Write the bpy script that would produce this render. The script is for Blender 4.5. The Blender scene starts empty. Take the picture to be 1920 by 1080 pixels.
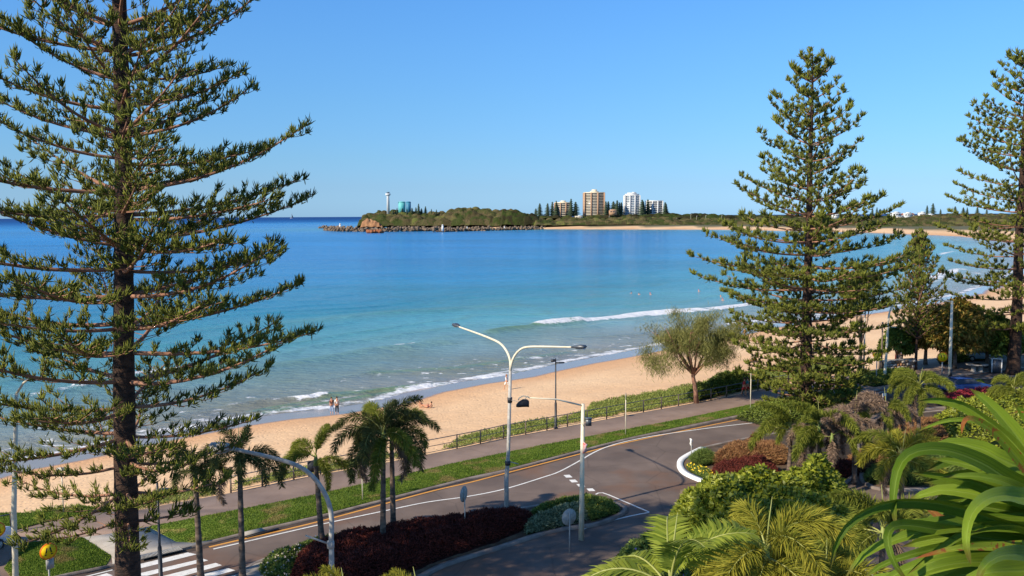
import bpy, math, random
import numpy as np
from mathutils import Vector, Matrix
from mathutils.geometry import tessellate_polygon
from mathutils import noise as mnoise

rng = np.random.default_rng(7)
random.seed(7)
scene = bpy.context.scene
COL = scene.collection
R = math.radians

# ---------------------------------------------------------------- camera
CAM_Z = 17.0
FPX = 1650.0                      # focal length in photo pixels (1920 wide)
PITCH = math.atan(135.3 / FPX)
ROLL = R(-0.30)
fw = Vector((0, math.cos(PITCH), -math.sin(PITCH)))
rt = Vector((1, 0, 0))
up = rt.cross(fw)
rot = Matrix((rt, up, -fw)).transposed() @ Matrix.Rotation(ROLL, 3, 'Z')
cam_data = bpy.data.cameras.new('camera')
cam_data.sensor_width = 36.0
cam_data.lens = 36.0 * FPX / 1920.0
cam_data.clip_start = 0.1
cam_data.clip_end = 150000.0
cam = bpy.data.objects.new('camera', cam_data)
COL.objects.link(cam)
cam.matrix_world = Matrix.Translation((0, 0, CAM_Z)) @ rot.to_4x4()
scene.camera = cam

# ---------------------------------------------------------------- sky, sun, exposure
SH = Vector((0.817, 0.576, 0)).normalized()      # shadows fall this way
SUN_EL = R(35.0)
sunvec = Vector((-SH.x * math.cos(SUN_EL), -SH.y * math.cos(SUN_EL), math.sin(SUN_EL)))
world = bpy.data.worlds.new('World')
scene.world = world
world.use_nodes = True
wn = world.node_tree
for n in list(wn.nodes): wn.nodes.remove(n)
wo = wn.nodes.new('ShaderNodeOutputWorld')
bg = wn.nodes.new('ShaderNodeBackground')
sk = wn.nodes.new('ShaderNodeTexSky')
sk.sky_type = 'NISHITA'
sk.sun_disc = False
sk.sun_elevation = SUN_EL
sk.sun_rotation = math.atan2(sunvec.x, sunvec.y) % (2 * math.pi)
sk.altitude = 20
sk.air_density = 1.0
sk.dust_density = 0.25
sk.ozone_density = 3.2
# clear blue coastal air: the whole sky dome is graded by height above the horizon only
wtc = wn.nodes.new('ShaderNodeTexCoord'); wsp = wn.nodes.new('ShaderNodeSeparateXYZ')
wrp = wn.nodes.new('ShaderNodeValToRGB'); wmx = wn.nodes.new('ShaderNodeVectorMath'); wmx.operation = 'MULTIPLY'
wn.links.new(wtc.outputs['Generated'], wsp.inputs[0]); wn.links.new(wsp.outputs[2], wrp.inputs[0])
els = wrp.color_ramp.elements
els[0].position = 0.0; els[0].color = (0.330, 0.600, 1.16, 1)
els[1].position = 1.0; els[1].color = (0.62, 0.84, 1.0, 1)
for p_, c_ in ((0.033, (0.345, 0.550, 0.93)), (0.064, (0.365, 0.585, 0.875)), (0.123, (0.400, 0.665, 0.92)), (0.182, (0.430, 0.740, 1.02)), (0.24, (0.440, 0.795, 1.12))):
    e_ = els.new(p_); e_.color = (*c_, 1)
wn.links.new(sk.outputs[0], wmx.inputs[0]); wn.links.new(wrp.outputs[0], wmx.inputs[1])
wn.links.new(wmx.outputs[0], bg.inputs[0])
bg.inputs[1].default_value = 0.129
wn.links.new(bg.outputs[0], wo.inputs[0])
sun_data = bpy.data.lights.new('sun', 'SUN')
sun_data.energy = 5.0
sun_data.angle = R(0.53)
sun_data.color = (1.0, 0.88, 0.69)
sun = bpy.data.objects.new('sun', sun_data)
COL.objects.link(sun)
sun.rotation_euler = sunvec.to_track_quat('Z', 'Y').to_euler()
sun.location = (-40, -30, 60)
scene.view_settings.view_transform = 'Standard'
scene.view_settings.look = 'None'
scene.view_settings.exposure = 0.34
scene.view_settings.gamma = 1.0
scene.view_settings.use_curve_mapping = False
scene.cycles.max_bounces = 6
scene.cycles.transparent_max_bounces = 12

# ---------------------------------------------------------------- helpers: pixels of the survey to places on the ground
def ray(px, py):
    return rot @ Vector(((px - 960) / FPX, (540 - py) / FPX, -1))
def G(px, py, z=0.0):
    d = ray(px, py)
    t = (z - CAM_Z) / d.z
    return Vector((d.x * t, d.y * t, z))
def Pt(px, py, D):
    d = ray(px, py)
    t = D / d.y
    return Vector((d.x * t, D, CAM_Z + d.z * t))
def Gp(pts, z=0.0):
    return [G(p[0], p[1], z) for p in pts]

# ---------------------------------------------------------------- helpers: objects
def tag(o, label=None, cat=None, group=None, kind=None):
    if label: o['label'] = label
    if cat: o['category'] = cat
    if group: o['group'] = group
    if kind: o['kind'] = kind
    return o
def empty(name, loc=(0, 0, 0), rz=0.0, label=None, cat=None, group=None):
    o = bpy.data.objects.new(name, None)
    o.empty_display_size = 0.3
    o.location = loc
    o.rotation_euler = (0, 0, rz)
    COL.objects.link(o)
    return tag(o, label, cat, group)
def mk_mesh(name, V, faces_list, mat=None, smooth=False):
    """V (n,3); faces_list: list of int arrays (m,k)"""
    V = np.asarray(V, dtype=np.float32).reshape(-1, 3)
    me = bpy.data.meshes.new(name)
    fl = [np.asarray(f, dtype=np.int32) for f in faces_list if len(f)]
    loops = np.concatenate([f.ravel() for f in fl]) if fl else np.zeros(0, np.int32)
    tot = np.concatenate([np.full(len(f), f.shape[1], np.int32) for f in fl]) if fl else np.zeros(0, np.int32)
    start = np.concatenate([[0], np.cumsum(tot)[:-1]]).astype(np.int32) if len(tot) else tot
    me.vertices.add(len(V)); me.vertices.foreach_set('co', V.ravel())
    me.loops.add(len(loops)); me.loops.foreach_set('vertex_index', loops)
    me.polygons.add(len(tot)); me.polygons.foreach_set('loop_start', start)
    try: me.polygons.foreach_set('loop_total', tot)
    except Exception: pass
    if smooth: me.polygons.foreach_set('use_smooth', np.ones(len(tot), bool))
    me.update(calc_edges=True)
    if mat: me.materials.append(mat)
    return me
def link(name, me, parent=None, loc=(0, 0, 0)):
    o = bpy.data.objects.new(name, me)
    o.location = loc
    COL.objects.link(o)
    if parent: o.parent = parent
    return o
class MB:
    def __init__(s): s.V = []; s.F = {}; s.n = 0
    def add(s, V, faces):
        V = np.asarray(V, float).reshape(-1, 3)
        s.V.append(V)
        for f in faces:
            s.F.setdefault(len(f), []).append([i + s.n for i in f])
        s.n += len(V); return s
    def addn(s, V, farr):
        V = np.asarray(V, float).reshape(-1, 3); s.V.append(V)
        for f in farr:
            if len(f): s.F.setdefault(f.shape[1], []).extend((f + s.n).tolist())
        s.n += len(V); return s
    def box(s, c, size, rz=0.0, M=None):
        x, y, z = [k / 2 for k in size]
        v = np.array([[a * x, b * y, d * z] for a in (-1, 1) for b in (-1, 1) for d in (-1, 1)])
        if M is not None: v = np.array([list(M @ Vector(p)) for p in v])
        elif rz:
            c_, s_ = math.cos(rz), math.sin(rz)
            v = np.stack([v[:, 0] * c_ - v[:, 1] * s_, v[:, 0] * s_ + v[:, 1] * c_, v[:, 2]], 1)
        v = v + np.array(c)
        return s.add(v, [(0, 1, 3, 2), (4, 6, 7, 5), (0, 4, 5, 1), (2, 3, 7, 6), (0, 2, 6, 4), (1, 5, 7, 3)])
    def tube(s, path, rad, n=8, caps=True):
        P = np.asarray([list(p) for p in path], float)
        m = len(P)
        rad = np.broadcast_to(np.asarray(rad, float), (m,))
        T = np.gradient(P, axis=0)
        T /= np.linalg.norm(T, axis=1)[:, None] + 1e-12
        ref = np.array([0, 0, 1.0]) if abs(T[0][2]) < 0.9 else np.array([1.0, 0, 0])
        A = np.cross(T[0], ref); A /= np.linalg.norm(A)
        V = []
        for i in range(m):
            A = A - T[i] * A.dot(T[i]); A /= np.linalg.norm(A) + 1e-12
            B = np.cross(T[i], A)
            for k in range(n):
                a = 2 * math.pi * k / n
                V.append(P[i] + rad[i] * (math.cos(a) * A + math.sin(a) * B))
        F = []
        for i in range(m - 1):
            for k in range(n):
                k2 = (k + 1) % n
                F.append((i * n + k, (i + 1) * n + k, (i + 1) * n + k2, i * n + k2))
        if caps:
            F.append(tuple(range(n))); F.append(tuple((m - 1) * n + k for k in reversed(range(n))))
        return s.add(V, F)
    def lathe(s, prof, c=(0, 0, 0), n=16):
        V = []; m = len(prof)
        for r, z in prof:
            for k in range(n):
                a = 2 * math.pi * k / n
                V.append((c[0] + r * math.cos(a), c[1] + r * math.sin(a), c[2] + z))
        F = [(i * n + k, i * n + (k + 1) % n, (i + 1) * n + (k + 1) % n, (i + 1) * n + k) for i in range(m - 1) for k in range(n)]
        F.append(tuple(reversed(range(n)))); F.append(tuple((m - 1) * n + k for k in range(n)))
        return s.add(V, F)
    def prism(s, pts, z0, z1, M=None):
        """pts 2d outline (ccw), extruded z0..z1 ; M optional 4x4"""
        n = len(pts)
        V = [(p[0], p[1], z0) for p in pts] + [(p[0], p[1], z1) for p in pts]
        if M is not None: V = [tuple(M @ Vector(v)) for v in V]
        F = [(k, (k + 1) % n, n + (k + 1) % n, n + k) for k in range(n)]
        tr = tessellate_polygon([[Vector((p[0], p[1], 0)) for p in pts]])
        F += [tuple(reversed(t)) for t in tr] + [tuple(i + n for i in t) for t in tr]
        return s.add(V, F)
    def sphere(s, c, r, nu=12, nv=8, sc=(1, 1, 1), jitter=0, seed=0):
        rr = np.random.default_rng(seed)
        V = [(0, 0, -1)]
        for j in range(1, nv):
            ph = -math.pi / 2 + math.pi * j / nv
            for i in range(nu):
                a = 2 * math.pi * i / nu
                V.append((math.cos(ph) * math.cos(a), math.cos(ph) * math.sin(a), math.sin(ph)))
        V.append((0, 0, 1)); V = np.array(V)
        if jitter: V = V * (1 + jitter * (rr.random((len(V), 1)) - 0.5) * 2)
        V = V * r * np.array(sc) + np.array(c)
        F = []
        for i in range(nu):
            F.append((0, 1 + (i + 1) % nu, 1 + i))
            F.append((len(V) - 1, 1 + (nv - 2) * nu + i, 1 + (nv - 2) * nu + (i + 1) % nu))
            for j in range(nv - 2):
                a = 1 + j * nu + i; b = 1 + j * nu + (i + 1) % nu
                F.append((a, b, b + nu, a + nu))
        return s.add(V, F)
    def mesh(s, name, mat, smooth=False):
        return mk_mesh(name, np.concatenate(s.V), [np.array(f, np.int32) for f in s.F.values()], mat, smooth)
    def build(s, name, mat, parent=None, smooth=False, loc=(0, 0, 0)):
        return link(name, s.mesh(name, mat, smooth), parent, loc)
def copy_tree(o, parent=None):
    c = o.copy(); COL.objects.link(c); c.parent = parent
    for ch in o.children: copy_tree(ch, c)
    return c

# ---------------------------------------------------------------- helpers: materials
def srgb(r, g, b):
    f = lambda c: (c / 255 / 12.92) if c / 255 <= 0.04045 else ((c / 255 + 0.055) / 1.055) ** 2.4
    return (f(r), f(g), f(b))
def c4(c): return (c[0], c[1], c[2], 1.0)
def newmat(name):
    m = bpy.data.materials.new(name); m.use_nodes = True
    nt = m.node_tree
    b = nt.nodes['Principled BSDF']
    return m, nt, b
def mat(name, c1, c2=None, rough=0.7, scale=5.0, bump=0.0, bscale=None, metal=0.0, spec=0.5, detail=4, island=False, trans=0.0, coord='Object', mix=(0.35, 0.65), stretch=None, spots=None, bdist=0.02):
    """two-tone noise material; island: per-leaf variation"""
    m, nt, b = newmat(name)
    L = nt.links
    tc = nt.nodes.new('ShaderNodeTexCoord')
    src = tc.outputs[coord]
    if stretch:
        mp = nt.nodes.new('ShaderNodeMapping'); mp.inputs['Scale'].default_value = stretch
        L.new(src, mp.inputs[0]); src = mp.outputs[0]
    col = None
    if c2 is None: c2 = c1
    ramp = nt.nodes.new('ShaderNodeValToRGB')
    ramp.color_ramp.elements[0].color = c4(c1); ramp.color_ramp.elements[1].color = c4(c2)
    ramp.color_ramp.elements[0].position = mix[0]; ramp.color_ramp.elements[1].position = mix[1]
    nz = nt.nodes.new('ShaderNodeTexNoise'); nz.inputs['Scale'].default_value = scale; nz.inputs['Detail'].default_value = detail
    L.new(src, nz.inputs['Vector'])
    if island:
        ge = nt.nodes.new('ShaderNodeNewGeometry')
        mx = nt.nodes.new('ShaderNodeMath'); mx.operation = 'MULTIPLY_ADD'
        L.new(ge.outputs['Random Per Island'], mx.inputs[0]); mx.inputs[1].default_value = 0.55
        sb = nt.nodes.new('ShaderNodeMath'); sb.operation = 'MULTIPLY'; sb.inputs[1].default_value = 0.55
        L.new(nz.outputs['Fac'], sb.inputs[0]); L.new(sb.outputs[0], mx.inputs[2])
        L.new(mx.outputs[0], ramp.inputs[0])
    else:
        L.new(nz.outputs['Fac'], ramp.inputs[0])
    col = ramp.outputs[0]
    if spots:
        sc_, th, cs = spots
        n2 = nt.nodes.new('ShaderNodeTexNoise'); n2.inputs['Scale'].default_value = sc_; n2.inputs['Detail'].default_value = 5
        L.new(src, n2.inputs['Vector'])
        r2 = nt.nodes.new('ShaderNodeValToRGB'); r2.color_ramp.elements[0].position = th; r2.color_ramp.elements[1].position = th + 0.08
        L.new(n2.outputs['Fac'], r2.inputs[0])
        mm = nt.nodes.new('ShaderNodeMix'); mm.data_type = 'RGBA'
        L.new(r2.outputs[0], mm.inputs[0]); L.new(col, mm.inputs[6]); mm.inputs[7].default_value = c4(cs)
        col = mm.outputs[2]
    L.new(col, b.inputs['Base Color'])
    b.inputs['Roughness'].default_value = rough
    b.inputs['Metallic'].default_value = metal
    b.inputs['Specular IOR Level'].default_value = spec
    if bump:
        bn = nt.nodes.new('ShaderNodeTexNoise'); bn.inputs['Scale'].default_value = bscale or scale * 3; bn.inputs['Detail'].default_value = 4
        L.new(src, bn.inputs['Vector'])
        bp = nt.nodes.new('ShaderNodeBump'); bp.inputs['Strength'].default_value = bump; bp.inputs['Distance'].default_value = bdist
        L.new(bn.outputs['Fac'], bp.inputs['Height']); L.new(bp.outputs[0], b.inputs['Normal'])
    if trans:
        out = nt.nodes['Material Output']
        tr = nt.nodes.new('ShaderNodeBsdfTranslucent'); ms = nt.nodes.new('ShaderNodeMixShader')
        L.new(col, tr.inputs[0]); ms.inputs[0].default_value = trans
        L.new(b.outputs[0], ms.inputs[1]); L.new(tr.outputs[0], ms.inputs[2]); L.new(ms.outputs[0], out.inputs[0])
    return m

# ---------------------------------------------------------------- helpers: plan geometry
def pip(px, py, poly):
    poly = np.array([[p[0], p[1]] for p in poly]); n = len(poly)
    ins = np.zeros(px.shape, bool)
    j = n - 1
    for i in range(n):
        xi, yi = poly[i]; xj, yj = poly[j]
        c = ((yi > py) != (yj > py)) & (px < (xj - xi) * (py - yi) / (yj - yi + 1e-12) + xi)
        ins ^= c; j = i
    return ins
def dist_poly(px, py, line, closed=False):
    L = np.array([[p[0], p[1]] for p in line])
    if closed: L = np.vstack([L, L[:1]])
    best = np.full(px.shape, 1e9)
    for a, b in zip(L[:-1], L[1:]):
        d = b - a; ll = d.dot(d) + 1e-12
        t = np.clip(((px - a[0]) * d[0] + (py - a[1]) * d[1]) / ll, 0, 1)
        best = np.minimum(best, np.hypot(px - a[0] - t * d[0], py - a[1] - t * d[1]))
    return best
def fbm(x, y, s=1.0, oct=4, seed=0):
    """cheap value noise, vectorised, 0..1"""
    r = np.random.default_rng(seed); T = r.random((256, 256)); out = 0; amp = 1; tot = 0
    x = np.asarray(x) * s + 37.3; y = np.asarray(y) * s + 11.7
    for o in range(oct):
        xi = np.floor(x).astype(int); yi = np.floor(y).astype(int); fx = x - xi; fy = y - yi
        fx = fx * fx * (3 - 2 * fx); fy = fy * fy * (3 - 2 * fy)
        g = lambda a, b: T[(a) % 256, (b) % 256]
        v = g(xi, yi) * (1 - fx) * (1 - fy) + g(xi + 1, yi) * fx * (1 - fy) + g(xi, yi + 1) * (1 - fx) * fy + g(xi + 1, yi + 1) * fx * fy
        out = out + v * amp; tot += amp; amp *= 0.5; x = x * 2.03 + 5; y = y * 2.03 + 9
    return out / tot
def resample(line, step):
    P = np.array([list(p) for p in line], float)
    if P.shape[1] == 2: P = np.c_[P, np.zeros(len(P))]
    s = np.r_[0, np.cumsum(np.linalg.norm(np.diff(P, axis=0), axis=1))]
    n = max(2, int(s[-1] / step) + 1); t = np.linspace(0, s[-1], n)
    return np.stack([np.interp(t, s, P[:, k]) for k in range(3)], 1)
def smooth_line(line, step=0.5, it=3):
    """Catmull-Rom through the points"""
    P = [np.array(list(p)[:3] if len(p) > 2 else [p[0], p[1], 0.0], float) for p in line]
    P = [2 * P[0] - P[1]] + P + [2 * P[-1] - P[-2]]
    out = []
    for i in range(1, len(P) - 2):
        p0, p1, p2, p3 = P[i - 1:i + 3]
        n = max(2, int(np.linalg.norm(p2 - p1) / step))
        t = np.linspace(0, 1, n, endpoint=False)[:, None]
        out.append(0.5 * ((2 * p1) + (-p0 + p2) * t + (2 * p0 - 5 * p1 + 4 * p2 - p3) * t ** 2 + (-p0 + 3 * p1 - 3 * p2 + p3) * t ** 3))
    out.append(P[-2][None])
    return np.concatenate(out)
def sheet(name, poly, z, m, kind='structure', parent=None, thick=0.0, label=None, cat=None):
    pts = [Vector((p[0], p[1], 0)) for p in poly]
    mb = MB()
    if thick:
        area = sum(pts[i].x * pts[(i + 1) % len(pts)].y - pts[(i + 1) % len(pts)].x * pts[i].y for i in range(len(pts)))
        if area < 0: pts = pts[::-1]
        mb.prism([(p.x, p.y) for p in pts], z - thick, z)
    else:
        tr = tessellate_polygon([pts])
        V = [(p.x, p.y, z) for p in pts]; F = []
        for t in tr:
            a, b, c = [pts[i] for i in t]
            F.append(tuple(t) if (b - a).cross(c - a).z > 0 else tuple(reversed(t)))
        mb.add(V, F)
    o = mb.build(name, m, parent)
    return tag(o, label, cat, kind=kind)
def ribbon(line, w, z, off=0.0):
    """flat strip following a line: verts, faces"""
    P = np.array([[p[0], p[1]] for p in line]); T = np.gradient(P, axis=0); T /= np.linalg.norm(T, axis=1)[:, None] + 1e-12
    N = np.stack([-T[:, 1], T[:, 0]], 1)
    A = P + N * (off + w / 2); B = P + N * (off - w / 2)
    n = len(P); V = np.zeros((2 * n, 3)); V[:n, :2] = A; V[n:, :2] = B; V[:, 2] = z
    return V, [(i + n, i + n + 1, i + 1, i) for i in range(n - 1)]
def kerb_mesh(line, w, z0, z1, off=0.0):
    V, F = ribbon(line, w, z1, off); n = len(V) // 2
    W = V.copy(); W[:, 2] = z0
    VV = np.vstack([V, W]); m = 2 * n
    F = list(F)
    F += [(i, i + 1, m + i + 1, m + i) for i in range(n - 1)]
    F += [(n + i + 1, n + i, m + n + i, m + n + i + 1) for i in range(n - 1)]
    F += [(0, m, m + n, n), (n - 1, 2 * n - 1, m + 2 * n - 1, m + n - 1)]
    return VV, F

# ---------------------------------------------------------------- helpers: foliage
def unit(A): return A / (np.linalg.norm(A, axis=-1, keepdims=True) + 1e-12)
def leaves(P, D, N, L, W, droop=0.15, fold=0.0):
    """one bent, pointed leaf per row. returns V, quads, tris"""
    n = len(P); L = np.broadcast_to(L, (n,))[:, None]; W = np.broadcast_to(W, (n,))[:, None]
    S = unit(np.cross(D, N)); dz = np.array([0, 0, 1.0]) * droop * L
    V = np.empty((n, 5, 3))
    V[:, 0] = P - S * W * 0.22; V[:, 1] = P + S * W * 0.22
    mid = P + D * L * 0.5 - dz * 0.25
    V[:, 2] = mid + S * W * 0.5; V[:, 3] = mid - S * W * 0.5
    V[:, 4] = P + D * L - dz
    b = np.arange(n)[:, None] * 5
    return V.reshape(-1, 3), b + np.array([[0, 1, 2, 3]]), b + np.array([[3, 2, 4]])
def spindles(P, D, L, r, bend):
    """thin tapering 3-sided shoots curving by bend (n,3)"""
    n = len(P); L = np.broadcast_to(L, (n,))[:, None]; r = np.broadcast_to(r, (n,))[:, None]
    ref = np.tile([0.3, 0.2, 1.0], (n, 1)); A = unit(np.cross(D, ref)); B = np.cross(D, A)
    V = np.empty((n, 7, 3)); mid = P + D * L * 0.55; tip = P + D * L + bend
    for k in range(3):
        a = 2 * math.pi * k / 3; o = (math.cos(a) * A + math.sin(a) * B) * r
        V[:, k] = P + o * 0.7; V[:, 3 + k] = mid + bend * 0.3 + o
    V[:, 6] = tip
    b = np.arange(n)[:, None, None] * 7
    q = (b + np.array([[[0, 1, 4, 3], [1, 2, 5, 4], [2, 0, 3, 5]]])).reshape(-1, 4)
    t = (b + np.array([[[3, 4, 6], [4, 5, 6], [5, 3, 6]]])).reshape(-1, 3)
    return V.reshape(-1, 3), q, t
def rdir(n, g=rng):
    return unit(g.normal(size=(n, 3)))
def scatter_poly(poly, n, g=rng, mask=None):
    P = np.array([[p[0], p[1]] for p in poly]); lo = P.min(0); hi = P.max(0); out = []
    tot = 0
    for _ in range(60):
        q = lo + g.random((n * 2, 2)) * (hi - lo)
        k = pip(q[:, 0], q[:, 1], poly)
        if mask is not None: k &= mask(q[:, 0], q[:, 1])
        out.append(q[k]); tot += k.sum()
        if tot >= n: break
    return np.concatenate(out)[:n]
# ================================================================= materials
M = {}
M['asphalt'] = mat('asphalt', srgb(94, 80, 72), srgb(114, 98, 88), 0.85, 0.35, 0.25, 60, detail=8, spots=(0.16, 0.52, srgb(112, 86, 70)))
M['path'] = mat('path_paving', srgb(128, 106, 92), srgb(142, 119, 104), 0.9, 0.6, 0.2, 50, detail=7)
M['concrete'] = mat('concrete', srgb(150, 142, 132), srgb(168, 160, 150), 0.9, 1.2, 0.2, 40, detail=6)
M['kerb'] = mat('kerb_concrete', srgb(118, 106, 98), srgb(150, 138, 128), 0.9, 1.5, 0.2, 20)
M['white_paint'] = mat('road_white', srgb(212, 210, 204), srgb(232, 230, 226), 0.7, 3.0, spots=(9.0, 0.62, srgb(150, 142, 138)))
M['orange_paint'] = mat('road_orange', srgb(220, 158, 70), srgb(204, 142, 66), 0.7, 2.0, spots=(6.0, 0.66, srgb(140, 112, 92)))
M['white_kerb'] = mat('white_kerb', srgb(226, 224, 220), srgb(240, 238, 234), 0.6, 4.0)
M['grass'] = mat('grass', srgb(72, 96, 34), srgb(104, 120, 48), 0.95, 0.7, 0.6, 30, spec=0.15, detail=8, spots=(0.55, 0.54, srgb(132, 126, 72)))
M['blade'] = mat('grass_blade', srgb(70, 98, 30), srgb(122, 142, 54), 0.9, 0.6, island=True, trans=0.3, spec=0.2, spots=(0.55, 0.58, srgb(140, 128, 78)))
M['creeper'] = mat('creeper_leaf', srgb(74, 92, 34), srgb(152, 160, 80), 0.8, 0.5, island=True, trans=0.25, spec=0.3, mix=(0.2, 0.8))
M['galv'] = mat('galvanised', srgb(158, 154, 148), srgb(184, 180, 172), 0.6, 6.0, spec=0.3)
M['white_metal'] = mat('white_metal', srgb(216, 204, 178), srgb(228, 218, 194), 0.5, 3.0, spec=0.3)
M['dark_metal'] = mat('dark_metal', srgb(44, 46, 50), srgb(62, 64, 68), 0.5, 6.0, metal=0.3)
M['black'] = mat('black_fabric', srgb(22, 22, 26), srgb(34, 34, 38), 0.7, 6.0, 0.3)
M['fence_wood'] = mat('fence_timber', srgb(96, 82, 72), srgb(128, 112, 98), 0.8, 6.0, 0.2)
M['lampgrey'] = mat('lamp_grey', srgb(70, 76, 84), srgb(96, 100, 106), 0.4, 6.0, metal=0.3)
M['bark'] = mat('pine_bark', srgb(34, 25, 20), srgb(82, 58, 44), 0.95, 3.0, 1.0, 9, stretch=(1, 1, 2.5), detail=8, bdist=0.06)
M['twig'] = mat('pine_twig', srgb(120, 84, 66), srgb(168, 124, 100), 0.9, 2.0)
M['needle'] = mat('pine_needles', srgb(40, 56, 26), srgb(142, 146, 54), 0.7, 0.9, island=True, spec=0.25, mix=(0.15, 0.95), trans=0.2)
M['palm_trunk'] = mat('palm_trunk', srgb(70, 58, 50), srgb(128, 108, 92), 0.9, 2.0, 0.5, 12, stretch=(1, 1, 3))
M['crownshaft'] = mat('crownshaft', srgb(104, 122, 52), srgb(140, 150, 76), 0.6, 2.0)
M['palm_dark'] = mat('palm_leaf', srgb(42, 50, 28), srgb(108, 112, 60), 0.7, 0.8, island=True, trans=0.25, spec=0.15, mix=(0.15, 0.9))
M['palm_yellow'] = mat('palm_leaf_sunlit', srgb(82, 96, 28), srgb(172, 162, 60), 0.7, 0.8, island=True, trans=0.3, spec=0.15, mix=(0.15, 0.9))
M['palm_green'] = mat('palm_leaf_green', srgb(58, 76, 26), srgb(150, 154, 60), 0.7, 0.8, island=True, trans=0.3, spec=0.15, mix=(0.15, 0.9))
M['palm_flat'] = mat('palm_leaf_fresh', srgb(82, 104, 26), srgb(164, 172, 66), 0.65, 0.8, island=True, trans=0.35, spec=0.2, mix=(0.15, 0.9))
M['palm_dry'] = mat('palm_leaf_dry', srgb(92, 74, 62), srgb(160, 136, 116), 0.85, 1.0, island=True, trans=0.1, spec=0.1, mix=(0.15, 0.9))
M['rachis'] = mat('palm_rachis', srgb(140, 146, 74), srgb(160, 160, 90), 0.6, 2.0)
M['redleaf'] = mat('red_leaf', srgb(58, 24, 22), srgb(128, 60, 46), 0.75, 0.8, island=True, trans=0.15, spec=0.25, mix=(0.2, 0.95))
M['orangeleaf'] = mat('orange_leaf', srgb(112, 66, 46), srgb(178, 138, 92), 0.8, 0.8, island=True, trans=0.2, spec=0.2, mix=(0.15, 0.9))
M['greenleaf'] = mat('shrub_leaf', srgb(66, 88, 22), srgb(164, 168, 54), 0.5, 0.7, island=True, trans=0.25, spec=0.4, mix=(0.15, 0.9))
M['groundleaf'] = mat('groundcover_leaf', srgb(60, 84, 30), srgb(134, 150, 74), 0.7, 1.0, island=True, trans=0.2, spec=0.2, mix=(0.15, 0.9))
M['silverleaf'] = mat('silver_leaf', srgb(78, 92, 62), srgb(150, 158, 122), 0.7, 1.0, island=True, trans=0.15, spec=0.2)
M['seagrape'] = mat('autumn_leaf', srgb(84, 96, 34), srgb(190, 150, 76), 0.6, 0.5, island=True, trans=0.25, spec=0.3, mix=(0.35, 0.9))
M['treeleaf'] = mat('tree_leaf', srgb(56, 76, 26), srgb(134, 146, 56), 0.6, 0.5, island=True, trans=0.2, spec=0.3, mix=(0.2, 0.9))
M['sheoak'] = mat('sheoak_needles', srgb(86, 92, 44), srgb(158, 154, 92), 0.8, 0.5, island=True, trans=0.3, spec=0.15, mix=(0.2, 0.9))
M['soil'] = mat('soil', srgb(64, 50, 38), srgb(100, 80, 60), 0.95, 2.0, 0.5, 20)
M['core_green'] = mat('dark_core', srgb(34, 40, 20), srgb(52, 56, 28), 0.95, 4.0, 0.4, 14, spec=0.1)  # dark fill colour for the solid cores inside green shrubs
M['core_red'] = mat('dark_red_core', srgb(40, 20, 18), srgb(62, 32, 26), 0.95, 4.0, 0.4, 14, spec=0.1)  # same dark core fill, for the red-leaved shrubs
M['yellow_flower'] = mat('yellow_petal', srgb(222, 190, 40), None, 0.6)
M['pink_flower'] = mat('pale_petal', srgb(232, 214, 200), None, 0.6)
M['lens'] = mat('lamp_lens', srgb(190, 200, 210), srgb(215, 222, 228), 0.15, 3.0)

def add_cracks(m, sc=0.22, dark=0.75, wear=True):
    nt = m.node_tree; L = nt.links; b = nt.nodes['Principled BSDF']; src = b.inputs['Base Color'].links[0].from_socket
    tc = nt.nodes.new('ShaderNodeTexCoord'); n = nt.nodes.new('ShaderNodeTexNoise'); n.inputs['Scale'].default_value = 0.9; n.inputs['Detail'].default_value = 6; L.new(tc.outputs['Object'], n.inputs[0])
    mx = nt.nodes.new('ShaderNodeMix'); mx.data_type = 'RGBA'; mx.inputs[0].default_value = 0.18; L.new(tc.outputs['Object'], mx.inputs[6]); L.new(n.outputs['Color'], mx.inputs[7])
    vo = nt.nodes.new('ShaderNodeTexVoronoi'); vo.feature = 'DISTANCE_TO_EDGE'; vo.inputs['Scale'].default_value = sc; L.new(mx.outputs[2], vo.inputs[0])
    r = nt.nodes.new('ShaderNodeMapRange'); r.inputs[1].default_value = 0.0; r.inputs[2].default_value = 0.012; r.inputs[3].default_value = dark; r.inputs[4].default_value = 1.0; L.new(vo.outputs[0], r.inputs[0])
    n2 = nt.nodes.new('ShaderNodeTexNoise'); n2.inputs['Scale'].default_value = 0.12; n2.inputs['Detail'].default_value = 9; n2.inputs['Roughness'].default_value = 0.7; L.new(tc.outputs['Object'], n2.inputs[0])
    r2 = nt.nodes.new('ShaderNodeMapRange'); r2.inputs[1].default_value = 0.3; r2.inputs[2].default_value = 0.7; r2.inputs[3].default_value = 0.78; r2.inputs[4].default_value = 1.2; L.new(n2.outputs[0], r2.inputs[0])
    mu = nt.nodes.new('ShaderNodeMath'); mu.operation = 'MULTIPLY'; L.new(r.outputs[0], mu.inputs[0]); L.new(r2.outputs[0], mu.inputs[1])
    vm = nt.nodes.new('ShaderNodeVectorMath'); vm.operation = 'SCALE'; L.new(src, vm.inputs[0]); L.new(mu.outputs[0], vm.inputs['Scale']); L.new(vm.outputs[0], b.inputs['Base Color'])
add_cracks(M['asphalt']); add_cracks(M['path'], 0.4, 0.85); add_cracks(M['concrete'], 0.35, 0.7)

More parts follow.
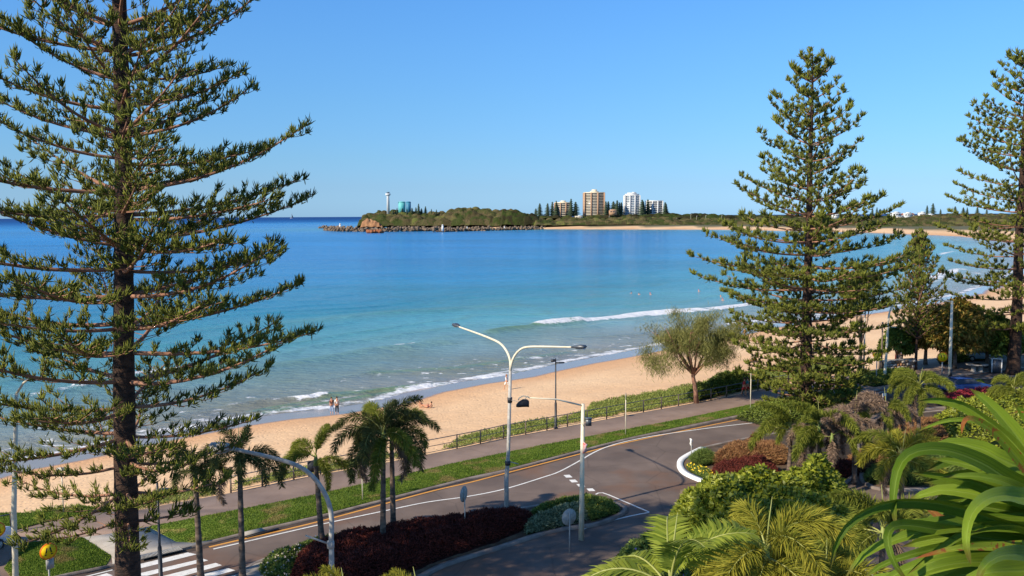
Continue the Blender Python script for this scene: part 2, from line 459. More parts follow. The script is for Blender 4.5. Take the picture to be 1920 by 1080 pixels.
# ================================================================= plan lines (surveyed)
SEA = -3.5
shore_px = [(-900, 1120), (-400, 990), (0, 872), (111, 853), (260, 822), (417, 792), (520, 776), (624, 766), (704, 753), (774, 732), (860, 717), (955, 703), (1044, 683), (1180, 658),
            (1300, 636), (1400, 615), (1500, 600), (1590, 588), (1700, 572), (1800, 552), (1870, 528), (1925, 498), (1935, 474), (1890, 455), (1800, 443), (1640, 436.5), (1360, 430.5), (1200, 430.0), (1010, 429.5)]
shore = [G(*p, SEA) for p in shore_px]
shore += [Vector((-60, 1405, SEA)), Vector((-225, 1428, SEA)), Vector((-243, 1470, SEA)), Vector((-200, 1560, SEA)), Vector((-100, 2200, SEA)), Vector((600, 2300, SEA)), Vector((3000, 2300, SEA))]
shore = [Vector((-260, 25, SEA)), Vector((-150, 35, SEA))] + shore[2:] if shore[1].y < 45 else shore
fence_px = [(-60, 1012), (0, 1002), (111, 974), (194, 960), (258, 957), (305, 947), (433, 924), (551, 899), (700, 872), (857, 841), (944, 822), (1064, 800), (1206, 773), (1333, 750), (1440, 728), (1520, 712), (1600, 699), (1680, 686), (1780, 668), (1960, 640)]
ZP = 0.12
fence_ln = [G(*p, ZP) for p in fence_px]
fx = np.array([-400, -120] + [p.x for p in fence_ln] + [200, 260, 420, 560, 700, 3000]); fy = np.array([20, 30] + [p.y for p in fence_ln] + [200, 260, 620, 1000, 1250, 1250])

def axis(lo, hi, a, b, step, grow):
    c = list(np.arange(a, b, step)); s = step; v = b
    while v < hi: c.append(v); s *= grow; v += s
    c.append(hi); s = step; v = a - step; pre = []
    while v > lo: pre.append(v); s *= grow; v -= s
    pre.append(lo)
    return np.array(pre[::-1] + c)
def grid_faces(nx, ny):
    i, j = np.meshgrid(np.arange(nx - 1), np.arange(ny - 1)); a = (j * nx + i).ravel()
    return np.stack([a, a + 1, a + 1 + nx, a + nx], 1)
shore_poly = [(p.x, p.y) for p in shore] + [(3000, -500), (-260, -500)]

# ---------------------------------------------------------------- terrain
gx = axis(-600, 2900, -70, 95, 0.8, 1.06); gy = axis(10, 2280, 36, 130, 0.6, 1.035)
X, Y = np.meshgrid(gx, gy); Xf, Yf = X.ravel(), Y.ravel()
land = pip(Xf, Yf, shore_poly)
sd = dist_poly(Xf, Yf, [(p.x, p.y) for p in shore]); sd = np.where(land, sd, -sd)
yF = np.interp(Xf, fx, fy); fd = dist_poly(Xf, Yf, list(zip(fx, fy)))
behind = (Yf < yF) & land
t = np.clip(sd / np.minimum(45, np.maximum(sd + fd, 1)), 0, 1)
prof = SEA + 3.6 * (0.75 * t + 0.25 * t ** 2)
Z = np.where(sd < 0, SEA + np.maximum(sd * 0.05, -4), prof)
Z = np.where(behind, 0.04, Z)
bmp = (fbm(Xf, Yf, 0.35, 4, 3) - 0.5) * 0.22 + (fbm(Xf, Yf, 1.3, 3, 4) - 0.5) * 0.06
near_f = behind | (fd < 0.6)
Z = Z + np.where((sd > 6) & ~near_f, bmp * np.clip((sd - 6) / 5, 0, 1), 0)
Z = np.where((Xf > -65) & (Yf < yF), -0.05, Z)
far = np.clip((sd - 45) / 60, 0, 1) * (Yf > 160)
Z = Z + far * 1.2
me = mk_mesh('terrain', np.stack([Xf, Yf, Z], 1), [grid_faces(len(gx), len(gy))], None, True)
sand = np.array(srgb(216, 174, 130)); sand2 = np.array(srgb(228, 192, 150)); wet = np.array(srgb(140, 112, 92)); bed = np.array(srgb(190, 160, 125)); scrub = np.array(srgb(86, 84, 52))
C = np.tile(sand, (len(Xf), 1))
k = np.clip(fbm(Xf, Yf, 0.08, 4, 8) * 1.6 - 0.3, 0, 1)[:, None]; C = C * (1 - k) + sand2 * k
damp = (np.clip(1 - (sd - 6) / 6, 0, 1))[:, None] * 0.6; C = C * (1 - damp) + np.array(srgb(198, 142, 92)) * damp
wt = np.clip(1 - (sd - 4.6 - 1.2 * (fbm(Xf, Yf, 0.12, 2, 9) - 0.5)) / 0.7, 0, 1); wt *= (Yf < 700)
C = C * (1 - wt[:, None]) + wet * wt[:, None]
fr = np.clip((sd - 48) / 6, 0, 1) * (Yf > 170); C = C * (1 - fr[:, None]) + scrub * fr[:, None]
C = np.where(behind[:, None] & (Yf < 300)[:, None], np.array(srgb(120, 104, 76)), C)
me.color_attributes.new('tint', 'FLOAT_COLOR', 'POINT').data.foreach_set('color', np.c_[C, np.ones(len(C))].astype(np.float32).ravel())
me.attributes.new('wet', 'FLOAT', 'POINT').data.foreach_set('value', wt.astype(np.float32))
m, nt, b = newmat('sand'); L = nt.links
at = nt.nodes.new('ShaderNodeAttribute'); at.attribute_name = 'tint'
aw = nt.nodes.new('ShaderNodeAttribute'); aw.attribute_name = 'wet'
tc = nt.nodes.new('ShaderNodeTexCoord')
nz = nt.nodes.new('ShaderNodeTexNoise'); nz.inputs['Scale'].default_value = 1.3; nz.inputs['Detail'].default_value = 8; L.new(tc.outputs['Object'], nz.inputs[0])
mr = nt.nodes.new('ShaderNodeMapRange'); mr.inputs[3].default_value = 0.80; mr.inputs[4].default_value = 1.15; L.new(nz.outputs[0], mr.inputs[0])
vm = nt.nodes.new('ShaderNodeVectorMath'); vm.operation = 'SCALE'; L.new(at.outputs['Color'], vm.inputs[0]); L.new(mr.outputs[0], vm.inputs['Scale'])
L.new(vm.outputs[0], b.inputs['Base Color'])
rr = nt.nodes.new('ShaderNodeMapRange'); rr.inputs[3].default_value = 0.95; rr.inputs[4].default_value = 0.12; L.new(aw.outputs['Fac'], rr.inputs[0]); L.new(rr.outputs[0], b.inputs['Roughness'])
vo = nt.nodes.new('ShaderNodeTexVoronoi'); vo.inputs['Scale'].default_value = 2.2; L.new(tc.outputs['Object'], vo.inputs[0])
vr = nt.nodes.new('ShaderNodeMapRange'); vr.inputs[1].default_value = 0.0; vr.inputs[2].default_value = 0.35; vr.inputs[3].default_value = 0.0; vr.inputs[4].default_value = 1.0; L.new(vo.outputs['Distance'], vr.inputs[0])
ad = nt.nodes.new('ShaderNodeMath'); ad.operation = 'ADD'; L.new(vr.outputs[0], ad.inputs[0]); L.new(nz.outputs[0], ad.inputs[1])
inv = nt.nodes.new('ShaderNodeMapRange'); inv.inputs[3].default_value = 0.7; inv.inputs[4].default_value = 0.03; L.new(aw.outputs['Fac'], inv.inputs[0])
bp = nt.nodes.new('ShaderNodeBump'); bp.inputs['Distance'].default_value = 0.09; L.new(inv.outputs[0], bp.inputs['Strength']); L.new(ad.outputs[0], bp.inputs['Height']); L.new(bp.outputs[0], b.inputs['Normal'])
me.materials.append(m)
tag(link('beach_terrain', me), kind='structure')

# ---------------------------------------------------------------- sea
gx = axis(-70000, 70000, -75, 130, 0.8, 1.05); gy = axis(40, 90000, 62, 200, 0.6, 1.03)
X, Y = np.meshgrid(gx, gy); Xf, Yf = X.ravel(), Y.ravel()
land = pip(Xf, Yf, shore_poly); sd = dist_poly(Xf, Yf, [(p.x, p.y) for p in shore]); off = np.where(land, -sd, sd)
Zs = np.full(len(Xf), SEA); foam = np.zeros(len(Xf)); green = np.zeros(len(Xf))
n1 = fbm(Xf, Yf, 0.5, 4, 21); n2 = fbm(Xf, Yf, 0.09, 3, 22); n3 = fbm(Xf, Yf, 0.03, 2, 23)
# swell lines run along the shore
ph = off / 13.0 + 2.2 * n3 + 0.8 * n2
amp = 0.16 * np.clip(1 - off / 220, 0, 1) * np.clip(off / 10, 0, 1)
sw = np.maximum(0, np.sin(2 * math.pi * ph)) ** 4
Zs += amp * sw * 1.3 + 0.05 * (n1 - 0.5) * (off < 300)
green += sw * np.clip(1 - off / 120, 0, 1) * np.clip(off / 25, 0, 1) * 0.5 * np.clip(n2 * 2 - 0.5, 0, 1)
sw_e = 1.3 + 2.6 * n2
foam = np.maximum(foam, np.clip(1 - np.abs(off - 0.9) / sw_e, 0, 1) * (0.35 + 0.9 * n1) * (Yf < 700))
# the wash behind the front edge, in lacy lines
ph2 = off / 7.5 + 1.7 * n2
foam = np.maximum(foam, (np.maximum(0, np.sin(2 * math.pi * ph2)) ** 8) * np.clip(1 - off / 34, 0, 1) * np.clip(n1 * 2.2 - 0.45, 0, 1) * 0.75)
foam = np.maximum(foam, np.clip(1.15 - off / 34, 0, 1) * np.clip(fbm(Xf, Yf, 0.9, 4, 31) * 2.2 - 0.85, 0, 1) * 0.8)
def breaker(px, wid, h, strength, zz=SEA, asym=1.0):
    global Zs, foam, green
    ln = [G(*p, zz) for p in px]; d = dist_poly(Xf, Yf, ln)
    e = np.clip(1 - d / (wid * (0.55 + 0.9 * n2)), 0, 1)
    foam = np.maximum(foam, np.clip(e * 1.7, 0, 1) * strength * (0.38 + 0.95 * n1))
    e2 = np.clip(1 - d / (wid * 2.8), 0, 1); foam = np.maximum(foam, e2 * strength * 0.5 * np.clip(n1 * 2.4 - 0.7, 0, 1))
    Zs = Zs + h * e * e * (3 - 2 * e) * (0.8 + 0.4 * n1)
def swellg(px, wid, h, g):
    global Zs, green
    ln = [G(*p, SEA) for p in px]; d = dist_poly(Xf, Yf, ln); e = np.clip(1 - d / wid, 0, 1); e = e * e * (3 - 2 * e)
    Zs = Zs + h * e; green = np.maximum(green, e * g)
breaker([(1012, 611), (1060, 606), (1120, 600), (1180, 594), (1260, 586), (1340, 580), (1430, 570)], 3.4, 0.55, 1.0)
swellg([(925, 624), (960, 618), (1012, 612), (1080, 604)], 3.2, 0.55, 0.9)
breaker([(1368, 608), (1397, 604), (1480, 596)], 1.6, 0.1, 0.9)
breaker([(560, 749), (585, 746), (606, 743)], 1.0, 0.3, 1.0)
swellg([(606, 743), (680, 735), (774, 727), (830, 721)], 1.6, 0.22, 1.0)
swellg([(480, 692), (560, 680), (700, 658), (840, 643)], 3.5, 0.35, 0.35)
swellg([(560, 605), (760, 585), (960, 575)], 9, 0.3, 0.35)
breaker([(150, 725), (200, 713), (262, 702), (347, 694), (372, 690)], 1.2, 0.5, 0.75)
swellg([(372, 691), (410, 688), (450, 684)], 2.0, 0.5, 1.0)
breaker([(60, 742), (100, 735), (160, 724)], 1.2, 0.3, 0.7)
swellg([(420, 790), (520, 770), (640, 752), (720, 738), (774, 730)], 1.1, 0.16, 1.0)
swellg([(480, 770), (600, 750), (700, 735), (800, 722)], 1.0, 0.12, 0.8)
swellg([(700, 700), (860, 690), (960, 676), (1060, 662)], 1.6, 0.16, 0.7)
breaker([(745, 652), (762, 650), (775, 649)], 1.2, 0.1, 0.75)
breaker([(430, 762), (500, 752), (560, 747)], 0.9, 0.15, 0.6)
breaker([(1745, 524), (1770, 514), (1800, 505)], 4, 0.4, 0.85)
breaker([(1755, 478), (1790, 472), (1830, 468)], 5, 0.3, 0.75)
breaker([(1690, 540), (1740, 530), (1830, 512)], 5, 0.2, 0.6)
breaker([(1700, 440), (1740, 443), (1790, 449)], 6, 0.1, 0.5)
for q in ([(776, 730), (800, 727), (860, 714), (955, 697)],):
    breaker(q, 1.2, 0.08, 0.9)
o_ = np.maximum(off, 0)
stops = [(0, srgb(138, 130, 122)), (8, srgb(136, 142, 138)), (22, srgb(114, 148, 152)), (45, srgb(84, 148, 158)), (80, srgb(46, 124, 148)), (150, srgb(22, 118, 168)), (300, srgb(14, 112, 176)), (700, srgb(14, 118, 184)), (1500, srgb(12, 84, 148)), (6000, srgb(8, 58, 118)), (1e6, srgb(8, 54, 110))]
xs = [s[0] for s in stops]; oo = o_ * (0.85 + 0.3 * n3)
C = np.stack([np.interp(oo, xs, [s[1][k] for s in stops]) for k in range(3)], 1)
# cloudy teal and blue streaks
st = fbm(Xf * 0.35, Yf, 0.02, 4, 41)[:, None]; st2 = fbm(Xf * 0.12, Yf, 0.06, 4, 43)[:, None]; C = C * (0.58 + 0.50 * st + 0.36 * st2)
gcol = np.array(srgb(96, 128, 84)); murk = (np.clip(1 - off / 38, 0, 1) * np.clip(fbm(Xf * 0.5, Yf, 0.16, 4, 61) * 2.4 - 0.85, 0, 1))[:, None] * 0.75; C = C * (1 - murk) + np.array(srgb(122, 124, 96)) * murk
gg = np.clip(green, 0, 1)[:, None] * 0.85; C = C * (1 - gg) + gcol * gg
Zs = np.where(off < 0, SEA - 0.02, Zs)
Zs = np.where((off >= 0) & (off < 1.5), SEA + 0.02 + (Zs - SEA) * off / 1.5, Zs)
me = mk_mesh('sea', np.stack([Xf, Yf, Zs], 1), [grid_faces(len(gx), len(gy))], None, True)
me.color_attributes.new('tint', 'FLOAT_COLOR', 'POINT').data.foreach_set('color', np.c_[C, np.ones(len(C))].astype(np.float32).ravel())
me.attributes.new('foam', 'FLOAT', 'POINT').data.foreach_set('value', foam.astype(np.float32))
me.attributes.new('off', 'FLOAT', 'POINT').data.foreach_set('value', np.minimum(off, 5000).astype(np.float32))
m, nt, b = newmat('sea_water'); L = nt.links
at = nt.nodes.new('ShaderNodeAttribute'); at.attribute_name = 'tint'
af = nt.nodes.new('ShaderNodeAttribute'); af.attribute_name = 'foam'
tc = nt.nodes.new('ShaderNodeTexCoord')
nz = nt.nodes.new('ShaderNodeTexNoise'); nz.inputs['Scale'].default_value = 1.6; nz.inputs['Detail'].default_value = 7; nz.inputs['Roughness'].default_value = 0.7
mp = nt.nodes.new('ShaderNodeMapping'); mp.inputs['Scale'].default_value = (0.8, 1.4, 1); L.new(tc.outputs['Object'], mp.inputs[0]); L.new(mp.outputs[0], nz.inputs[0])
s1 = nt.nodes.new('ShaderNodeMath'); s1.operation = 'ADD'; L.new(af.outputs['Fac'], s1.inputs[0]); L.new(nz.outputs[0], s1.inputs[1])
rp = nt.nodes.new('ShaderNodeMapRange'); rp.inputs[1].default_value = 0.98; rp.inputs[2].default_value = 1.22; rp.interpolation_type = 'SMOOTHSTEP'; L.new(s1.outputs[0], rp.inputs[0])
mx = nt.nodes.new('ShaderNodeMix'); mx.data_type = 'RGBA'; L.new(rp.outputs[0], mx.inputs[0]); L.new(at.outputs['Color'], mx.inputs[6]); mx.inputs[7].default_value = c4(srgb(222, 224, 228))
L.new(mx.outputs[2], b.inputs['Base Color'])
ro = nt.nodes.new('ShaderNodeMapRange'); ro.inputs[3].default_value = 0.16; ro.inputs[4].default_value = 0.8; L.new(rp.outputs[0], ro.inputs[0]); 
ao = nt.nodes.new('ShaderNodeAttribute'); ao.attribute_name = 'off'; fr_ = nt.nodes.new('ShaderNodeMapRange'); fr_.inputs[1].default_value = 200; fr_.inputs[2].default_value = 3000; fr_.inputs[3].default_value = 0.0; fr_.inputs[4].default_value = 0.42; L.new(ao.outputs['Fac'], fr_.inputs[0])
ra = nt.nodes.new('ShaderNodeMath'); ra.operation = 'ADD'; L.new(ro.outputs[0], ra.inputs[0]); L.new(fr_.outputs[0], ra.inputs[1]); L.new(ra.outputs[0], b.inputs['Roughness'])
b.inputs['IOR'].default_value = 1.33; b.inputs['Specular IOR Level'].default_value = 0.5
w1 = nt.nodes.new('ShaderNodeTexNoise'); w1.inputs['Scale'].default_value = 0.9; w1.inputs['Detail'].default_value = 6; w1.inputs['Roughness'].default_value = 0.62
m1 = nt.nodes.new('ShaderNodeMapping'); m1.inputs['Scale'].default_value = (0.45, 1.0, 1.0); m1.inputs['Rotation'].default_value = (0, 0, R(-22)); L.new(tc.outputs['Object'], m1.inputs[0]); L.new(m1.outputs[0], w1.inputs[0])
w2 = nt.nodes.new('ShaderNodeTexNoise'); w2.inputs['Scale'].default_value = 0.06; w2.inputs['Detail'].default_value = 4; L.new(m1.outputs[0], w2.inputs[0])
w3 = nt.nodes.new('ShaderNodeMath'); w3.operation = 'MULTIPLY_ADD'; w3.inputs[1].default_value = 3.0; L.new(w2.outputs[0], w3.inputs[0]); L.new(w1.outputs[0], w3.inputs[2])
bp = nt.nodes.new('ShaderNodeBump'); bp.inputs['Strength'].default_value = 1.0; bp.inputs['Distance'].default_value = 0.8; L.new(w3.outputs[0], bp.inputs['Height']); L.new(bp.outputs[0], b.inputs['Normal'])
me.materials.append(m)
tag(link('sea_water', me), kind='structure')

# ================================================================= street surfaces
kerb_px = [(-300, 1180), (-60, 1125), (125, 1079), (211, 1061), (270, 1047), (340, 1031), (400, 1017), (461, 1002), (541, 984), (622, 965), (750, 932), (880, 899), (950, 884), (1089, 847), (1180, 824), (1280, 803.6), (1421, 774), (1480, 762), (1560, 748), (1640, 733), (1700, 722), (1782, 707), (1889, 693), (1990, 682)]
kerb_ln = smooth_line(Gp(kerb_px), 0.6)
fence_s = smooth_line([Vector((-60, 27, 0)), Vector((-42, 40, 0))] + fence_ln, 0.8)
road = [(p[0], p[1]) for p in kerb_ln] + [(140, 60), (120, 12), (-60, 12)]
sheet('road', road, 0.0, M['asphalt'])
path = [(p[0], p[1]) for p in kerb_ln] + [(p[0], p[1]) for p in fence_s[::-1]]
sheet('footpath', path, ZP, M['path'], thick=0.14)
kb = MB()
kb.addn(*(lambda v, f: (v, [np.array(f)]))(*kerb_mesh(kerb_ln, 0.20, -0.02, ZP + 0.012, -0.04)))
kb.build('kerb', M['kerb'])['kind'] = 'structure'
gut = MB(); gut.add(*ribbon(kerb_ln, 0.42, 0.006, -0.36)); tag(gut.build('gutter', mat('gutter', srgb(58, 46, 40), srgb(80, 66, 56), 0.9, 2.0)), kind='structure')

strip_px = [(278, 988), (400, 965), (600, 926), (836, 872), (1000, 838), (1280, 785.5), (1435, 753), (1500, 741), (1580, 728), (1600, 737), (1560, 744), (1480, 758), (1421, 770), (1280, 799), (1180, 820), (1089, 843), (950, 879), (880, 894), (750, 927), (622, 960), (541, 979), (461, 997), (400, 1012), (362, 1018), (330, 1016)]
lawn_px = [(33, 1030), (60, 1017), (155, 1008), (209, 1043), (200, 1060), (125, 1075), (30, 1097), (8, 1066)]
verge_px = [(-60, 1010), (0, 1000), (60, 985), (111, 972), (194, 958), (205, 953), (150, 948), (110, 955), (55, 962), (0, 962), (-60, 975)]
gpolys = {}
for nm, px in (('grass_strip', strip_px), ('lawn', lawn_px), ('verge', verge_px)):
    poly = [(p.x, p.y) for p in Gp(px, ZP)]; gpolys[nm] = poly
    sheet(nm, poly, ZP + 0.022, M['grass'], thick=0.02)
ramp_px = [(155, 1008), (200, 1002), (278, 988), (330, 1016), (362, 1018), (400, 1012.5), (396, 1015), (344, 1028), (262, 1046), (211, 1058), (209, 1043)]
sheet('crossing_ramp', [(p.x, p.y) for p in Gp(ramp_px, ZP)], ZP + 0.016, M['concrete'], thick=0.012)
pit = [(p.x, p.y) for p in Gp([(447, 1001), (489, 990), (498, 995), (459, 1005.5)], ZP)]
sheet('drain_slab', pit, ZP + 0.03, M['concrete'], thick=0.03)
mb = MB(); gm = [G(459, 1006, 0.02), G(530, 989, 0.02)]
mb.box(((gm[0].x + gm[1].x) / 2, (gm[0].y + gm[1].y) / 2 - 0.25, 0.055), ((gm[1] - gm[0]).length * 0.85, 0.16, 0.09), math.atan2(gm[1].y - gm[0].y, gm[1].x - gm[0].x))
tag(mb.build('drain_inlet', M['black']), 'black storm drain slot cut into the kerb below the concrete slab', 'drain')
# slotted grate at the ramp foot : frame with bars
g4 = Gp([(262, 1042), (335, 1026), (344, 1032), (262, 1050)], ZP)
gr = empty('drain_grate', (g4[0] + g4[2]) / 2 + Vector((0, 0, 0.02)), 0, 'long dark grey grate at the foot of the pale ramp by the zebra crossing', 'grate')
c0 = gr.location
mb = MB(); mb.prism([(p.x - c0.x, p.y - c0.y) for p in (g4[3], g4[2], g4[1], g4[0])], 0, 0.012); mb.build('plate', M['dark_metal'], gr)
bar = MB(); a, b_, c_, d_ = [np.array([p.x - c0.x, p.y - c0.y]) for p in g4]
for k in range(34):
    t_ = (k + 0.5) / 34; p = a + (b_ - a) * t_; q = d_ + (c_ - d_) * t_; mid = (p + q) / 2; dd = q - p
    bar.box((mid[0], mid[1], 0.02), (np.linalg.norm(dd) * 0.92, 0.03, 0.016), math.atan2(dd[1], dd[0]))
bb = bar.build('grate_bars', M['galv'], gr); bb['kind'] = 'stuff'

# ---- painted markings, 4 mm above the asphalt
def marking(name, px, w, m, z=0.004):
    ln = smooth_line(Gp(px), 0.5); mb = MB(); mb.add(*ribbon(ln, w, z)); return tag(mb.build(name, m), kind='structure')
marking('road_line_white', [(400, 1030), (461, 1016), (600, 984), (722, 958), (800, 942), (878, 931), (947, 917), (1022, 894), (1050, 884), (1089, 863), (1105.5, 853), (1128, 842), (1161, 831), (1217, 819), (1280, 809.5), (1360, 799), (1442, 790)], 0.13, M['white_paint'], 0.015)
marking('road_line_white', [(100, 1097), (167, 1080), (211, 1069)], 0.13, M['white_paint'], 0.015)
marking('road_line_orange', [(392, 1026), (450, 1012.5), (600, 977.5), (800, 923.5), (880, 905), (947, 887.5), (1089, 851), (1133, 839.5), (1200, 824.5), (1280, 808), (1394, 785), (1424, 779), (1470, 770)], 0.17, M['orange_paint'], 0.011)
marking('give_way_line', [(1117, 927), (1130, 924), (1170, 940), (1217, 960)], 0.12, M['white_paint'])
marking('give_way_line', [(1217, 961), (1180, 968), (1114, 985), (1090, 994)], 0.12, M['white_paint'], 0.008)
zst = [((255, 1059.5), (352, 1036), (369, 1039.5), (262, 1066)), ((245, 1079), (380, 1047.5), (390.5, 1051), (275, 1080)), ((250, 1094), (404.5, 1055.5), (416, 1060), (265, 1102)), ((290, 1098), (428, 1065.5), (441, 1069.5), (310, 1106)), ((330, 1104), (455, 1075), (470, 1080), (350, 1112)), ((100, 1101), (200, 1075), (212, 1079), (110, 1110))]
for q in zst: sheet('zebra_stripe', [(p.x, p.y) for p in Gp(q)], 0.006, M['white_paint'])
for cx, cy in ((1065, 893), (1075.5, 902), (1089, 910), (1108, 918.5)):
    q = [(cx - 8.5, cy - 2.2), (cx + 3, cy - 2.8), (cx + 8.5, cy + 2.2), (cx - 3.5, cy + 2.6)]
    sheet('road_dash', [(p.x, p.y) for p in Gp(q)], 0.006, M['white_paint'])

# ---- kerbed islands
isl = {}
def island(name, px, kerbm, soil=True, w=0.28):
    ln = smooth_line(Gp(px + px[:1]), 0.5); poly = [(p[0], p[1]) for p in ln[:-1]]; isl[name] = poly
    sheet(name, poly, 0.10, M['soil'], thick=0.12)
    a = sum(poly[i][0] * poly[(i + 1) % len(poly)][1] - poly[(i + 1) % len(poly)][0] * poly[i][1] for i in range(len(poly)))
    v, f = kerb_mesh(ln, w, -0.02, 0.15, 0.0)
    mb = MB(); mb.add(v, f); tag(mb.build(name + '_kerb', kerbm), kind='structure')
    return poly
M1 = [(455, 1079), (480, 1060), (600, 1020), (760, 992), (900, 970), (1020, 950), (1100, 939), (1150, 945), (1172, 960), (1119, 985), (1039, 997), (933, 1030), (833, 1062), (760, 1095), (600, 1130), (440, 1105)]
M2 = [(1344, 913), (1305, 899), (1278, 883), (1275, 872), (1289, 858), (1319, 842), (1440, 817), (1560, 803), (1600, 812), (1610, 850), (1600, 890), (1570, 915), (1500, 930), (1400, 926)]
M3 = [(1240, 1004), (1290, 966), (1400, 950), (1520, 945), (1610, 938), (1630, 960), (1610, 1062), (1560, 1084), (1400, 1092), (1250, 1080)]
island('median_island', M1, M['kerb'])
island('corner_island', M2, M['kerb'], w=0.2)
_wk = smooth_line(Gp([(1348, 914), (1330, 908), (1305, 899), (1285, 889), (1277, 880), (1275, 872), (1279, 864), (1289, 857), (1302, 850), (1319, 842)]), 0.3); _v, _f = kerb_mesh(_wk, 0.42, -0.02, 0.17, 0.0); _mb = MB(); _mb.add(_v, _f); tag(_mb.build('white_kerb', M['white_kerb']), kind='structure')
island('garden_bed', M3, M['kerb'], w=0.2)
_wk = smooth_line(Gp([(1555, 940), (1590, 937), (1622, 938)]), 0.3); _v, _f = kerb_mesh(_wk, 0.4, -0.02, 0.17, 0.0); _mb = MB(); _mb.add(_v, _f); tag(_mb.build('white_kerb', M['white_kerb']), kind='structure')
_wk = smooth_line(Gp([(1470, 1082), (1540, 1074), (1600, 1072), (1650, 1078)]), 0.3); _v, _f = kerb_mesh(_wk, 0.4, -0.02, 0.17, 0.0); _mb = MB(); _mb.add(_v, _f); tag(_mb.build('white_kerb', M['white_kerb']), kind='structure')
island('far_garden_bed', [(1640, 800), (1700, 780), (1800, 770), (1960, 770), (2100, 830), (1960, 900), (1700, 920), (1620, 905), (1625, 850)], M['kerb'])
island('plaza_garden', [(1620, 745), (1700, 728), (1790, 716), (1960, 706), (2050, 730), (1900, 760), (1760, 766), (1650, 776)], M['kerb'])
# pale end of the median
sheet('median_nose', [(p.x, p.y) for p in Gp([(450, 1082), (478, 1063), (520, 1049), (600, 1080), (560, 1120), (440, 1108)])], 0.158, M['concrete'])

# ================================================================= distant shore
def lowpine_mesh(h, w, seed):
    g = np.random.default_rng(seed); mb = MB()
    nl = 9
    for k in range(nl):
        z = h * (0.18 + 0.80 * k / nl); r = w * (1 - k / nl) ** 0.8 + 0.4; n = 9
        a0 = g.random() * 6; V = [(0, 0, z + h * 0.09)]
        for i in range(2 * n):
            a = a0 + math.pi * i / n; rr_ = r * (0.45 if i % 2 else g.uniform(0.8, 1.15)); V.append((rr_ * math.cos(a), rr_ * math.sin(a), z + rr_ * 0.12))
        V.append((0, 0, z - h * 0.03))
        F = [(0, 1 + i, 1 + (i + 1) % (2 * n)) for i in range(2 * n)] + [(2 * n + 1, 1 + (i + 1) % (2 * n), 1 + i) for i in range(2 * n)]
        mb.add(V, F)
    return mb
M['far_pine'] = mat('far_pine', srgb(52, 68, 58), srgb(78, 92, 70), 0.9, 0.3, spec=0.1)
def crownmat(name, cols):
    m, nt, b = newmat(name); L = nt.links
    at = nt.nodes.new('ShaderNodeAttribute'); at.attribute_name = 'crown'
    tc = nt.nodes.new('ShaderNodeTexCoord'); nz = nt.nodes.new('ShaderNodeTexNoise'); nz.inputs['Scale'].default_value = 0.06; nz.inputs['Detail'].default_value = 8; nz.inputs['Roughness'].default_value = 0.75; L.new(tc.outputs['Object'], nz.inputs[0])
    ma = nt.nodes.new('ShaderNodeMath'); ma.operation = 'MULTIPLY_ADD'; ma.inputs[1].default_value = 0.5; L.new(at.outputs['Fac'], ma.inputs[0])
    mb_ = nt.nodes.new('ShaderNodeMath'); mb_.operation = 'MULTIPLY'; mb_.inputs[1].default_value = 0.62; L.new(nz.outputs[0], mb_.inputs[0]); L.new(mb_.outputs[0], ma.inputs[2])
    rp = nt.nodes.new('ShaderNodeValToRGB'); e = rp.color_ramp.elements; e[0].position = 0.2; e[0].color = c4(cols[0]); e[1].position = 0.85; e[1].color = c4(cols[-1])
    for i, c in enumerate(cols[1:-1]): q = e.new(0.2 + 0.65 * (i + 1) / (len(cols) - 1)); q.color = c4(c)
    L.new(ma.outputs[0], rp.inputs[0]); L.new(rp.outputs[0], b.inputs['Base Color']); b.inputs['Roughness'].default_value = 0.95; b.inputs['Specular IOR Level'].default_value = 0.05
    n2 = nt.nodes.new('ShaderNodeTexNoise'); n2.inputs['Scale'].default_value = 0.5; n2.inputs['Detail'].default_value = 5; L.new(tc.outputs['Object'], n2.inputs[0])
    bp = nt.nodes.new('ShaderNodeBump'); bp.inputs['Distance'].default_value = 2.0; bp.inputs['Strength'].default_value = 1.0; L.new(n2.outputs[0], bp.inputs['Height']); L.new(bp.outputs[0], b.inputs['Normal'])
    return m
M['far_scrub'] = crownmat('far_scrub', [srgb(36, 38, 24), srgb(78, 70, 48), srgb(58, 70, 34), srgb(96, 84, 60), srgb(98, 104, 52)])
M['far_green'] = crownmat('far_green', [srgb(26, 32, 20), srgb(54, 50, 34), srgb(52, 66, 30), srgb(84, 78, 48)])
M['cliff'] = mat('cliff_rock', srgb(120, 80, 54), srgb(176, 130, 90), 0.95, 0.12, 0.8, 0.3, stretch=(1, 1, 0.4), bdist=1.5)
M['cream'] = mat('cream_wall', srgb(206, 194, 168), srgb(218, 206, 182), 0.8, 0.5)
M['tan'] = mat('tan_wall', srgb(168, 132, 104), srgb(180, 144, 114), 0.8, 0.5)
M['whitewall'] = mat('white_wall', srgb(198, 200, 200), srgb(216, 216, 214), 0.7, 0.5)
M['dglass'] = mat('dark_glass', srgb(58, 62, 72), srgb(84, 88, 96), 0.25, 0.3)
M['bglass'] = mat('blue_glass', srgb(104, 128, 150), srgb(136, 156, 172), 0.25, 0.3)
M['turq'] = mat('turquoise_paint', srgb(84, 172, 174), srgb(112, 190, 188), 0.6, 0.1)
M['turq2'] = mat('deep_turquoise_paint', srgb(52, 120, 150), srgb(66, 136, 164), 0.6, 0.1)
M['redroof'] = mat('red_roof', srgb(170, 88, 60), srgb(190, 106, 76), 0.8, 0.3)
M['rock'] = mat('rock', srgb(84, 72, 60), srgb(128, 110, 92), 0.9, 0.4, 0.4, 2)
M['redrock'] = mat('red_rock', srgb(124, 72, 44), srgb(160, 98, 58), 0.9, 0.4, 0.4, 2)

